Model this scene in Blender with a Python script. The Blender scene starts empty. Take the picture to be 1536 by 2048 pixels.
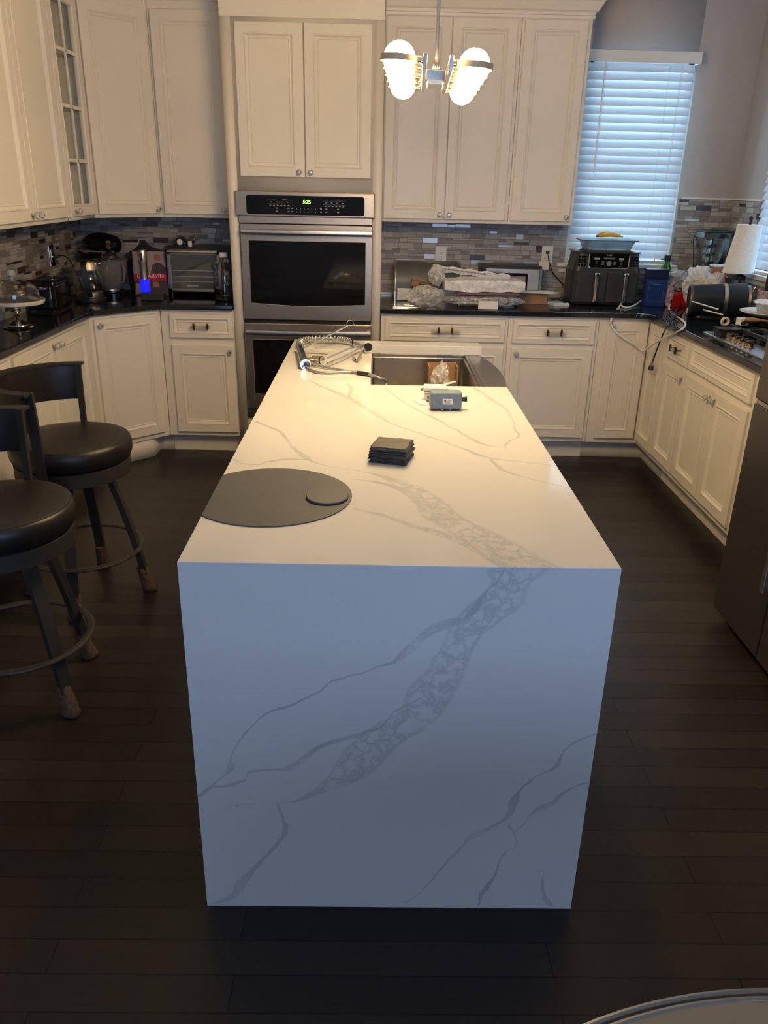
import bpy, bmesh, math, random
from mathutils import Matrix, Vector, noise
PI = math.pi
C = bpy.context.scene.collection
rnd = random.Random(7)

# ---------------------------------------------------------------- materials
def new_mat(name):
    m = bpy.data.materials.new(name); m.use_nodes = True
    return m, m.node_tree, m.node_tree.nodes['Principled BSDF']
def mat(name, col, rough=.5, metal=0., spec=.5, trans=0., alpha=1., emis=None, es=0., coat=0., var=0., vs=20., bump=0., bs=200., ior=1.45, aniso=0., sheen=0., stretch=None):
    m, nt, b = new_mat(name)
    i = b.inputs
    i['Base Color'].default_value = (*col, 1); i['Roughness'].default_value = rough
    i['Metallic'].default_value = metal; i['Specular IOR Level'].default_value = spec
    i['Transmission Weight'].default_value = trans; i['Alpha'].default_value = alpha
    i['IOR'].default_value = ior; i['Coat Weight'].default_value = coat
    i['Sheen Weight'].default_value = sheen
    if emis: i['Emission Color'].default_value = (*emis, 1); i['Emission Strength'].default_value = es
    tc = nt.nodes.new('ShaderNodeTexCoord')
    src = tc.outputs['Object']
    if stretch:
        mp = nt.nodes.new('ShaderNodeMapping'); mp.inputs['Scale'].default_value = stretch
        nt.links.new(src, mp.inputs[0]); src = mp.outputs[0]
    if var:
        n = nt.nodes.new('ShaderNodeTexNoise'); n.inputs['Scale'].default_value = vs; n.inputs['Detail'].default_value = 4
        nt.links.new(src, n.inputs['Vector'])
        r = nt.nodes.new('ShaderNodeMapRange'); r.inputs[1].default_value = .3; r.inputs[2].default_value = .7
        r.inputs[3].default_value = 1-var; r.inputs[4].default_value = 1+var
        nt.links.new(n.outputs['Fac'], r.inputs[0])
        v = nt.nodes.new('ShaderNodeVectorMath'); v.operation = 'SCALE'; v.inputs[0].default_value = col
        nt.links.new(r.outputs[0], v.inputs['Scale']); nt.links.new(v.outputs[0], i['Base Color'])
    if bump:
        n = nt.nodes.new('ShaderNodeTexNoise'); n.inputs['Scale'].default_value = bs; n.inputs['Detail'].default_value = 3
        nt.links.new(src, n.inputs['Vector'])
        bp = nt.nodes.new('ShaderNodeBump'); bp.inputs['Strength'].default_value = bump; bp.inputs['Distance'].default_value = .002
        nt.links.new(n.outputs['Fac'], bp.inputs['Height']); nt.links.new(bp.outputs[0], i['Normal'])
    return m
M = {}
M['cab'] = mat('cabinet_paint', (.80,.755,.68), .38, spec=.45, var=.02, vs=3)
M['wall'] = mat('wall_paint', (.47,.44,.43), .7, var=.02, vs=4, bump=.15, bs=300)
M['ceil'] = mat('ceiling_paint', (.75,.73,.70), .8, var=.02)
M['white'] = mat('white_trim', (.80,.80,.79), .35, var=.01)
M['granite'] = mat('black_granite', (.012,.013,.015), .09, spec=.6, var=.5, vs=500)
M['steel'] = mat('brushed_steel', (.45,.37,.285), .34, metal=1, var=.06, vs=30, stretch=(1,1,14))
M['steel_h'] = mat('brushed_steel_handle', (.72,.66,.58), .3, metal=1, var=.05, vs=8)
M['steel_d'] = mat('dark_stainless', (.17,.155,.145), .3, metal=.85, var=.05, vs=4)
M['sink'] = mat('sink_steel', (.42,.40,.38), .3, metal=1, var=.06, vs=25, stretch=(1,8,1))
M['chrome'] = mat('chrome', (.82,.78,.70), .16, metal=1, var=.02)
M['nickel'] = mat('warm_nickel', (.70,.62,.50), .2, metal=1, var=.04)
M['silver'] = mat('polished_silver', (.75,.68,.6), .12, metal=1, var=.05, vs=60)
M['blackg'] = mat('black_glass', (.006,.006,.007), .05, spec=.55, var=.1)
M['black'] = mat('black_plastic', (.015,.015,.017), .35, var=.1)
M['blackm'] = mat('black_matte', (.02,.02,.022), .65, var=.1, bump=.2)
M['char'] = mat('charcoal_plastic', (.035,.036,.038), .38, var=.1)
M['stoolm'] = mat('charcoal_metal', (.045,.043,.042), .42, metal=.4, var=.15, vs=12)
M['vinyl'] = mat('black_vinyl', (.014,.012,.011), .33, spec=.5, var=.15, vs=8, bump=.25, bs=500)
M['sock'] = mat('brown_knit', (.10,.06,.04), .95, var=.4, vs=90, bump=1, bs=260)
M['glass'] = mat('clear_glass', (1,1,1), .02, trans=1, ior=1.45)
M['crystal'] = mat('crystal_glass', (.95,.95,.93), .08, trans=.55, ior=1.5, spec=.7)
M['paper'] = mat('white_paper', (.78,.77,.75), .8, var=.03)
M['card'] = mat('brown_cardboard', (.33,.19,.10), .8, var=.08, vs=30)
M['cream'] = mat('ceramic_cream', (.72,.68,.6), .2, var=.02)
M['whitep'] = mat('white_plastic', (.8,.79,.75), .3, var=.02)
M['slate'] = mat('dark_slate', (.045,.045,.045), .55, var=.35, vs=25, bump=.8, bs=60)
M['matgrey'] = mat('grey_vinyl_mat', (.066,.070,.080), .62, var=.08, vs=9, bump=.15, bs=700)
M['coaster'] = mat('grey_coaster', (.075,.078,.088), .6, var=.05)
M['mblue'] = mat('blue_grey_plastic', (.16,.21,.265), .45, var=.15, vs=40)
M['dblue'] = mat('deep_blue_card', (.008,.03,.16), .3, var=.1)
M['navy'] = mat('navy_card', (.008,.012,.05), .3, var=.1)
M['red'] = mat('red_plastic', (.45,.01,.02), .25, var=.1)
M['dred'] = mat('maroon_tray', (.16,.07,.07), .4, var=.1)
M['green'] = mat('green_glass', (.02,.22,.03), .08, trans=.5, var=.1)
M['banana'] = mat('banana_skin', (.72,.42,.03), .5, var=.2, vs=15)
M['wood'] = mat('warm_wood', (.36,.17,.07), .45, var=.2, vs=20)
M['led'] = mat('green_led', (0,0,0), .5, emis=(.35,1,.1), es=6)
M['bled'] = mat('blue_led', (0,0,.2), .3, emis=(.015,.015,1), es=1.1)
M['globe'] = mat('lit_globe', (1,1,1), .5, emis=(1,.70,.35), es=128)
M['bag'] = mat('white_plastic_bag', (.82,.83,.86), .35, trans=.25, var=.05, vs=14, bump=.5, bs=40)
M['bubble'] = mat('clear_bubble_plastic', (.75,.73,.70), .14, trans=.6, var=.3, vs=40, bump=.6, bs=60)
M['towel'] = mat('paper_towel', (.85,.85,.86), .9, var=.03, vs=60, bump=.8, bs=90)
M['floral'] = mat('patterned_ceramic', (.42,.32,.42), .4, var=.7, vs=90)
M['tape'] = mat('beige_tape', (.6,.55,.42), .5, var=.1)
M['gold'] = mat('brass_knob', (.55,.42,.27), .2, metal=1, var=.05)
M['band'] = mat('satin_brass_band', (.62,.52,.34), .55, metal=.3, var=.03)
M['tabletop'] = mat('smoked_glass_top', (.20,.18,.145), .3, var=.05)
M['greyt'] = mat('grey_rim', (.22,.22,.21), .3, metal=.5, var=.05)
M['hose'] = mat('grey_braided_hose', (.35,.34,.33), .35, metal=.6, var=.3, vs=300)
M['sgrey'] = mat('satin_grey_paint', (.11,.115,.11), .4, metal=.0, var=.05)
M['skin'] = mat('printed_brown', (.32,.13,.07), .6, var=.1)
M['pink'] = mat('printed_pink_grey', (.34,.26,.26), .6, var=.15)
M['dshirt'] = mat('printed_dark', (.05,.03,.035), .6, var=.2)
M['cablew'] = mat('white_cable', (.8,.78,.73), .4, var=.02)
M['cablek'] = mat('black_cable', (.012,.012,.014), .4, var=.05)
M['dishglass'] = mat('pale_blue_glass', (.55,.75,.85), .08, trans=.7, var=.1)
M['inside'] = mat('cabinet_inside', (.75,.70,.6), .5, var=.03)
M['canw'] = mat('soft_white', (.7,.7,.7), .5)
M['frost'] = mat('misted_plastic', (.75,.78,.82), .25, trans=.5, var=.2, vs=60)
M['smoke'] = mat('smoky_glass', (.42,.40,.36), .12, trans=.6, var=.1)
M['skyglow'] = mat('daylight_outside', (0,0,0), 1, emis=(.62,.86,1), es=5.)

# translucent slats
def slat_mat():
    m, nt, b = new_mat('blind_slat')
    b.inputs['Base Color'].default_value = (.72,.72,.72,1); b.inputs['Roughness'].default_value = .4
    t = nt.nodes.new('ShaderNodeBsdfTranslucent'); t.inputs[0].default_value = (.7,.8,.9,1)
    mx = nt.nodes.new('ShaderNodeMixShader'); mx.inputs[0].default_value = .30
    nt.links.new(b.outputs[0], mx.inputs[1]); nt.links.new(t.outputs[0], mx.inputs[2])
    nt.links.new(mx.outputs[0], nt.nodes['Material Output'].inputs[0])
    return m
M['slat'] = slat_mat()

def thin_glass():
    m, nt, b = new_mat('pane_glass')
    b.inputs['Base Color'].default_value = (1,1,1,1); b.inputs['Roughness'].default_value = .02
    t = nt.nodes.new('ShaderNodeBsdfTransparent'); t.inputs[0].default_value = (.93,.95,.94,1)
    mx = nt.nodes.new('ShaderNodeMixShader'); mx.inputs[0].default_value = .1
    g = nt.nodes.new('ShaderNodeBsdfGlossy'); g.inputs['Roughness'].default_value = .02
    lw = nt.nodes.new('ShaderNodeLayerWeight'); lw.inputs[0].default_value = .5
    pw = nt.nodes.new('ShaderNodeMath'); pw.operation = 'POWER'; pw.inputs[1].default_value = 4.; nt.links.new(lw.outputs['Facing'], pw.inputs[0])
    fr = nt.nodes.new('ShaderNodeMath'); fr.operation = 'MULTIPLY_ADD'; fr.inputs[1].default_value = .6; fr.inputs[2].default_value = .05; nt.links.new(pw.outputs[0], fr.inputs[0])
    nt.links.new(fr.outputs[0], mx.inputs[0]); nt.links.new(t.outputs[0], mx.inputs[1]); nt.links.new(g.outputs[0], mx.inputs[2])
    nt.links.new(mx.outputs[0], nt.nodes['Material Output'].inputs[0])
    return m
M['pane'] = thin_glass()

def node(nt, t, op=None, ins=(), **kw):
    n = nt.nodes.new(t)
    if op: n.operation = op
    for k, v in kw.items(): setattr(n, k, v)
    for k, v in enumerate(ins):
        if v is None: continue
        if hasattr(v, 'is_linked') or hasattr(v, 'links'): nt.links.new(v, n.inputs[k])
        else: n.inputs[k].default_value = v
    return n

def film(m, see):
    """thin crinkled plastic: part of the light passes straight through"""
    nt = m.node_tree; b = nt.nodes['Principled BSDF']; b.inputs['Transmission Weight'].default_value = 0
    t = nt.nodes.new('ShaderNodeBsdfTransparent'); t.inputs[0].default_value = (.95,.95,.96,1)
    n = nt.nodes.new('ShaderNodeTexNoise'); n.inputs['Scale'].default_value = 22; n.inputs['Detail'].default_value = 4; n.inputs['Distortion'].default_value = 2
    tc = nt.nodes.new('ShaderNodeTexCoord'); nt.links.new(tc.outputs['Object'], n.inputs['Vector'])
    r = nt.nodes.new('ShaderNodeMapRange'); r.inputs[1].default_value = .35; r.inputs[2].default_value = .65; r.inputs[3].default_value = max(0, see-.3); r.inputs[4].default_value = min(1, see+.25)
    nt.links.new(n.outputs['Fac'], r.inputs[0])
    mx = nt.nodes.new('ShaderNodeMixShader'); nt.links.new(r.outputs[0], mx.inputs[0]); nt.links.new(b.outputs[0], mx.inputs[1]); nt.links.new(t.outputs[0], mx.inputs[2])
    nt.links.new(mx.outputs[0], nt.nodes['Material Output'].inputs[0])
film(M['bubble'], .55); film(M['bag'], .10)

def floor_mat():
    m, nt, b = new_mat('dark_hardwood')
    tc = nt.nodes.new('ShaderNodeTexCoord')
    br = nt.nodes.new('ShaderNodeTexBrick')
    br.offset = .37; br.offset_frequency = 2; br.squash = 1
    br.inputs['Scale'].default_value = 1
    br.inputs['Brick Width'].default_value = 1.1; br.inputs['Row Height'].default_value = .0853
    br.inputs['Mortar Size'].default_value = .0016; br.inputs['Mortar Smooth'].default_value = .3
    br.inputs['Color1'].default_value = (.013,.0105,.0095,1); br.inputs['Color2'].default_value = (.027,.021,.018,1)
    br.inputs['Mortar'].default_value = (.002,.0015,.001,1)
    mp = nt.nodes.new('ShaderNodeMapping'); mp.inputs['Location'].default_value = (.31, .007+.0853*0.0, 0)
    nt.links.new(tc.outputs['Object'], mp.inputs[0]); nt.links.new(mp.outputs[0], br.inputs['Vector'])
    mp2 = nt.nodes.new('ShaderNodeMapping'); mp2.inputs['Scale'].default_value = (2, 40, 1)
    nt.links.new(tc.outputs['Object'], mp2.inputs[0])
    n = nt.nodes.new('ShaderNodeTexNoise'); n.inputs['Scale'].default_value = 3; n.inputs['Detail'].default_value = 6
    nt.links.new(mp2.outputs[0], n.inputs['Vector'])
    mx = nt.nodes.new('ShaderNodeMix'); mx.data_type = 'RGBA'; mx.blend_type = 'MULTIPLY'; mx.inputs[0].default_value = .6
    cr = nt.nodes.new('ShaderNodeMapRange'); cr.inputs[3].default_value = .6; cr.inputs[4].default_value = 1.3
    nt.links.new(n.outputs['Fac'], cr.inputs[0])
    nt.links.new(br.outputs['Color'], mx.inputs[6]); nt.links.new(cr.outputs[0], mx.inputs[7])
    nt.links.new(mx.outputs[2], b.inputs['Base Color'])
    n2 = nt.nodes.new('ShaderNodeTexNoise'); n2.inputs['Scale'].default_value = 2.5; nt.links.new(tc.outputs['Object'], n2.inputs['Vector'])
    rr = nt.nodes.new('ShaderNodeMapRange'); rr.inputs[3].default_value = .30; rr.inputs[4].default_value = .42
    nt.links.new(n2.outputs['Fac'], rr.inputs[0]); nt.links.new(rr.outputs[0], b.inputs['Roughness'])
    b.inputs['Specular IOR Level'].default_value = .32
    bp = nt.nodes.new('ShaderNodeBump'); bp.inputs['Strength'].default_value = .5; bp.inputs['Distance'].default_value = .002
    iv = node(nt, 'ShaderNodeMath', 'MULTIPLY_ADD', (br.outputs['Fac'], -1.0, 1.0))
    ad = node(nt, 'ShaderNodeMath', 'MULTIPLY_ADD', (n.outputs['Fac'], .12, iv.outputs[0]))
    nt.links.new(ad.outputs[0], bp.inputs['Height']); nt.links.new(bp.outputs[0], b.inputs['Normal'])
    return m
M['floor'] = floor_mat()

VEINS = [
('FV', 'A', [(0.273, 0.913, 0.0593), (0.258, 0.898, 0.0595), (0.245, 0.864, 0.042), (0.219, 0.819, 0.0556), (0.178, 0.777, 0.051), (0.155, 0.734, 0.0371), (0.131, 0.673, 0.042), (0.102, 0.614, 0.0535), (0.086, 0.57, 0.0499), (0.039, 0.524, 0.0617), (-0.015, 0.475, 0.0582), (-0.074, 0.389, 0.0462), (-0.131, 0.351, 0.0211), (-0.186, 0.319, 0.0095), (-0.228, 0.313, 0.006), (-0.277, 0.297, 0.0036), (-0.319, 0.305, 0.0024)]),
('FV', 'B', [(0.085, 0.599, 0.0032), (0.027, 0.561, 0.0065), (-0.001, 0.525, 0.0066), (-0.064, 0.495, 0.0089), (-0.132, 0.469, 0.0101), (-0.171, 0.433, 0.016), (-0.208, 0.408, 0.0069), (-0.249, 0.406, 0.0035), (-0.288, 0.397, 0.007), (-0.298, 0.375, 0.0059), (-0.344, 0.361, 0.0071), (-0.374, 0.355, 0.0071), (-0.403, 0.328, 0.006)]),
('FV', 'C', [(0.162, 0.786, 0.0102), (0.099, 0.763, 0.0204), (0.059, 0.723, 0.0227), (0.031, 0.697, 0.0156), (0.014, 0.68, 0.0063), (-0.008, 0.674, 0.0052), (-0.038, 0.659, 0.0042), (-0.091, 0.64, 0.0042), (-0.13, 0.614, 0.0043), (-0.187, 0.577, 0.0054), (-0.251, 0.55, 0.0044), (-0.271, 0.525, 0.0056)]),
('FV', 'C2', [(-0.271, 0.525, 0.0056), (-0.298, 0.489, 0.0056), (-0.315, 0.461, 0.0046), (-0.324, 0.437, 0.0035), (-0.327, 0.408, 0.0163), (-0.345, 0.385, 0.0047), (-0.374, 0.355, 0.0071), (-0.403, 0.328, 0.012)]),
('FV', 'D', [(-0.228, 0.313, 0.0036), (-0.225, 0.303, 0.0036), (-0.217, 0.267, 0.0048), (-0.212, 0.232, 0.011), (-0.228, 0.2, 0.0062), (-0.258, 0.157, 0.0101), (-0.291, 0.116, 0.0128), (-0.318, 0.073, 0.0183), (-0.336, 0.038, 0.0185), (-0.363, 0.016, 0.0187), (-0.396, 0.004, 0.0162)]),
('FV', 'E', [(0.461, 0.512, 0.0092), (0.427, 0.495, 0.008), (0.394, 0.461, 0.0046), (0.379, 0.419, 0.0082), (0.347, 0.399, 0.0035), (0.309, 0.356, 0.0047), (0.296, 0.322, 0.0144), (0.291, 0.286, 0.0097), (0.259, 0.256, 0.0098), (0.221, 0.229, 0.0173), (0.195, 0.199, 0.0062), (0.147, 0.124, 0.0051), (0.114, 0.069, 0.0039), (0.071, 0.016, 0.0026)]),
('FV', 'F', [(0.459, 0.381, 0.0024), (0.426, 0.367, 0.0036), (0.378, 0.317, 0.0121), (0.341, 0.292, 0.0073), (0.325, 0.257, 0.0049), (0.308, 0.236, 0.005)]),
('FV', 'G', [(0.289, 0.257, 0.0049), (0.309, 0.227, 0.0062), (0.318, 0.201, 0.005), (0.287, 0.176, 0.0038), (0.28, 0.152, 0.0038), (0.27, 0.099, 0.0052), (0.256, 0.071, 0.0131), (0.242, 0.028, 0.0066), (0.238, 0.007, 0.0053)]),
('FV', 'H', [(0.384, 0.122, 0.0013), (0.384, 0.101, 0.0026), (0.391, 0.052, 0.0093), (0.409, 0.009, 0.0162)]),
('FV', 'I', [(0.237, 0.91, 0.003), (0.217, 0.871, 0.003), (0.191, 0.837, 0.008), (0.176, 0.803, 0.0101), (0.142, 0.78, 0.0061), (0.1, 0.768, 0.0061)]),
('TV', 'T1', [(0.29, -0.006, 0.0891), (0.278, 0.005, 0.0895), (0.235, 0.079, 0.0825), (0.189, 0.159, 0.075), (0.136, 0.231, 0.0666), (0.094, 0.362, 0.0533), (0.058, 0.434, 0.0416), (-0.008, 0.509, 0.0203), (-0.079, 0.548, 0.0052), (-0.174, 0.594, 0.0066), (-0.214, 0.65, 0.0163), (-0.262, 0.758, 0.0071), (-0.305, 0.872, 0.0105), (-0.394, 0.983, 0.0141)]),
('TV', 'T1b', [(0.225, 0.018, 0.0398), (0.204, 0.052, 0.0324), (0.129, 0.142, 0.0233), (0.073, 0.184, 0.0173), (0.003, 0.242, 0.0122), (-0.071, 0.286, 0.0045)]),
('TV', 'T1c', [(0.114, 0.27, 0.0226), (0.056, 0.393, 0.0168), (-0.013, 0.458, 0.0099), (-0.081, 0.48, 0.0038)]),
('TV', 'T2', [(-0.288, 1.566, 0.0057), (-0.225, 1.46, 0.0074), (-0.108, 1.273, 0.0156), (-0.024, 1.088, 0.0145), (0.027, 0.982, 0.0062), (0.13, 0.857, 0.0089), (0.223, 0.743, 0.0085), (0.29, 0.664, 0.0165), (0.374, 0.634, 0.0096), (0.462, 0.606, 0.0054)]),
('TV', 'T2b', [(0.289, 0.655, 0.0082), (0.317, 0.556, 0.0105), (0.384, 0.495, 0.0051), (0.46, 0.438, 0.0063)]),
('TV', 'T3', [(0.011, 1.439, 0.0055), (0.092, 1.194, 0.0067), (0.166, 1.047, 0.0064), (0.237, 0.889, 0.009), (0.296, 0.775, 0.0115), (0.342, 0.764, 0.0101)]),
('TV', 'T3b', [(0.342, 0.764, 0.0086), (0.375, 0.832, 0.0074), (0.406, 0.894, 0.0076), (0.404, 0.956, 0.0062), (0.413, 1.006, 0.0064), (0.413, 1.128, 0.0067), (0.386, 1.267, 0.014), (0.356, 1.398, 0.0146), (0.334, 1.464, 0.0074)]),
('TV', 'T4', [(-0.399, 0.615, 0.0108), (-0.336, 0.578, 0.0079), (-0.303, 0.6, 0.0093), (-0.22, 0.624, 0.0054), (-0.174, 0.606, 0.004)]),
('TV', 'T5', [(-0.125, 1.506, 0.0094), (-0.11, 1.386, 0.0144), (-0.113, 1.328, 0.0088), (-0.103, 1.26, 0.0086)])]
def quartz(name, key, a, bch):
    """white quartz: every vein is a centre-line curve with its own width, crackled inside"""
    m, nt, b = new_mat(name)
    b.inputs['Roughness'].default_value = .07; b.inputs['Specular IOR Level'].default_value = .4
    tc = nt.nodes.new('ShaderNodeTexCoord')
    sx = nt.nodes.new('ShaderNodeSeparateXYZ'); nt.links.new(tc.outputs['Object'], sx.inputs[0])
    def nz(scale, det, rough=.6):
        n = nt.nodes.new('ShaderNodeTexNoise'); n.inputs['Scale'].default_value = scale
        n.inputs['Detail'].default_value = det; n.inputs['Roughness'].default_value = rough
        nt.links.new(tc.outputs['Object'], n.inputs['Vector']); return n.outputs['Fac']
    w1 = nz(26, 5); w2 = nz(26.7, 5)
    MM = lambda op, *ins: node(nt, 'ShaderNodeMath', op, ins).outputs[0]
    wob = MM('MULTIPLY', MM('SUBTRACT', w1, .5), .022)
    n3 = nz(24, 4); ridge = MM('SUBTRACT', 1.0, MM('MULTIPLY', MM('ABSOLUTE', MM('SUBTRACT', n3, .5)), 14.0))
    ridge = MM('MAXIMUM', ridge, 0.0)
    n4 = nz(19, 4); blot = MM('MULTIPLY', MM('MAXIMUM', MM('SUBTRACT', n4, .53), 0.0), 7.0)
    patt = MM('MINIMUM', MM('MAXIMUM', ridge, blot), 1.0)
    fade = node(nt, 'ShaderNodeMapRange', None, (nz(7, 3), .38, .62, .45, 1.)).outputs[0]
    total = None
    for (k, vn, pts) in VEINS:
        if k != key: continue
        xs = [p[0] for p in pts]; ys = [p[1] for p in pts]
        byx = (max(xs)-min(xs)) >= (max(ys)-min(ys)) and vn not in ('G','D','H','C2','T3b','T5')
        if vn in ('T1','T2','T1c','T3'): byx = False
        P = sorted([(p[0],p[1],p[2]) if byx else (p[1],p[0],p[2]) for p in pts])
        Q = [P[0]]
        for p in P[1:]:
            if p[0]-Q[-1][0] > .004: Q.append(p)
        s0, s1 = Q[0][0], Q[-1][0]; t0 = min(q[1] for q in Q); t1 = max(q[1] for q in Q); t1 = max(t1, t0+.01)
        S = sx.outputs[a] if byx else sx.outputs[bch]
        T = sx.outputs[bch] if byx else sx.outputs[a]
        sn = MM('DIVIDE', MM('SUBTRACT', S, s0), s1-s0)
        rng = MM('COMPARE', sn, .5, .5)
        def curve(vals, lo, hi):
            fc = nt.nodes.new('ShaderNodeFloatCurve'); cv = fc.mapping.curves[0]
            n = [( (q[0]-s0)/(s1-s0), (v-lo)/(hi-lo)) for q, v in zip(Q, vals)]
            cv.points[0].location = n[0]; cv.points[1].location = n[-1]
            for pt in n[1:-1]: cv.points.new(*pt)
            for p_ in cv.points: p_.handle_type = 'AUTO_CLAMPED'
            fc.mapping.update(); nt.links.new(sn, fc.inputs[1])
            return MM('MULTIPLY_ADD', fc.outputs[0], hi-lo, lo)
        c = curve([q[1] for q in Q], t0, t1)
        slope = sum(abs((Q[i+1][1]-Q[i][1])/(Q[i+1][0]-Q[i][0])) for i in range(len(Q)-1))/(len(Q)-1)
        fct = math.sqrt(1+min(slope,1.5)**2)
        w = curve([q[2] for q in Q], 0, max(q[2] for q in Q)*1.02)
        d = MM('ABSOLUTE', MM('SUBTRACT', MM('ADD', T, wob), c))
        q_ = MM('DIVIDE', d, MM('MULTIPLY', w, .5*fct))
        ins = node(nt, 'ShaderNodeMapRange', None, (q_, .88, 1.12, 1., 0.)).outputs[0]
        edge = node(nt, 'ShaderNodeMapRange', None, (q_, .72, .98, 0., 1.)).outputs[0]
        solid = node(nt, 'ShaderNodeMapRange', None, (w, .012, .03, 1., .0)).outputs[0]
        body = MM('MAXIMUM', MM('MAXIMUM', MM('MULTIPLY', solid, fade), MM('MULTIPLY', edge, fade)), MM('ADD', MM('MULTIPLY', patt, .7), .06))
        o = MM('MULTIPLY', MM('MULTIPLY', ins, body), rng)
        total = o if total is None else MM('MAXIMUM', total, o)
    cl = nz(2.2, 3)
    bf = MM('ADD', MM('MULTIPLY', MM('MAXIMUM', MM('SUBTRACT', cl, .5), 0.0), .25), MM('MULTIPLY', total, .6))
    mx = nt.nodes.new('ShaderNodeMix'); mx.data_type = 'RGBA'
    mx.inputs[6].default_value = (.64,.64,.63,1); mx.inputs[7].default_value = (.29,.31,.34,1)
    nt.links.new(bf, mx.inputs[0]); nt.links.new(mx.outputs[2], b.inputs['Base Color'])
    return m
M['quartz_front'] = quartz('veined_quartz_panel', 'FV', 0, 2)
M['quartz_top'] = quartz('veined_quartz_top', 'TV', 0, 1)

# wall mosaic, coloured per tile through a mesh attribute
def tile_mat():
    m, nt, b = new_mat('mosaic_tile')
    at = nt.nodes.new('ShaderNodeAttribute'); at.attribute_name = 'tone'
    cr = nt.nodes.new('ShaderNodeValToRGB'); e = cr.color_ramp; e.interpolation = 'CONSTANT'
    cols = [(0,(.36,.34,.315)),(.30,(.45,.425,.40)),(.52,(.30,.27,.255)),(.66,(.23,.195,.185)),(.76,(.17,.14,.135)),(.82,(.055,.03,.028)),(.9,(.42,.39,.36))]
    e.elements[0].position = 0; e.elements[0].color = (*cols[0][1],1)
    e.elements[1].position = cols[1][0]; e.elements[1].color = (*cols[1][1],1)
    for p, c in cols[2:]:
        el = e.elements.new(p); el.color = (*c,1)
    nt.links.new(at.outputs['Fac'], cr.inputs[0])
    tc = nt.nodes.new('ShaderNodeTexCoord')
    n = nt.nodes.new('ShaderNodeTexNoise'); n.inputs['Scale'].default_value = 30; n.inputs['Detail'].default_value = 5
    nt.links.new(tc.outputs['Object'], n.inputs['Vector'])
    mr = nt.nodes.new('ShaderNodeMapRange'); mr.inputs[3].default_value = .8; mr.inputs[4].default_value = 1.2; nt.links.new(n.outputs['Fac'], mr.inputs[0])
    mx = nt.nodes.new('ShaderNodeMix'); mx.data_type = 'RGBA'; mx.blend_type = 'MULTIPLY'; mx.inputs[0].default_value = 1
    nt.links.new(cr.outputs[0], mx.inputs[6]); nt.links.new(mr.outputs[0], mx.inputs[7]); nt.links.new(mx.outputs[2], b.inputs['Base Color'])
    g = nt.nodes.new('ShaderNodeMath'); g.operation = 'GREATER_THAN'; g.inputs[1].default_value = .9
    nt.links.new(at.outputs['Fac'], g.inputs[0])
    k = nt.nodes.new('ShaderNodeMath'); k.operation = 'MULTIPLY'; k.inputs[1].default_value = .6
    nt.links.new(g.outputs[0], k.inputs[0]); nt.links.new(k.outputs[0], b.inputs['Metallic'])
    g2 = nt.nodes.new('ShaderNodeMapRange'); g2.inputs[1].default_value = .6; g2.inputs[2].default_value = .85; g2.inputs[3].default_value = .45; g2.inputs[4].default_value = .30
    nt.links.new(at.outputs['Fac'], g2.inputs[0]); nt.links.new(g2.outputs[0], b.inputs['Roughness'])
    return m
M['tile'] = tile_mat()
M['grout'] = mat('grout', (.22,.21,.2), .9, var=.1)

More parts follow.
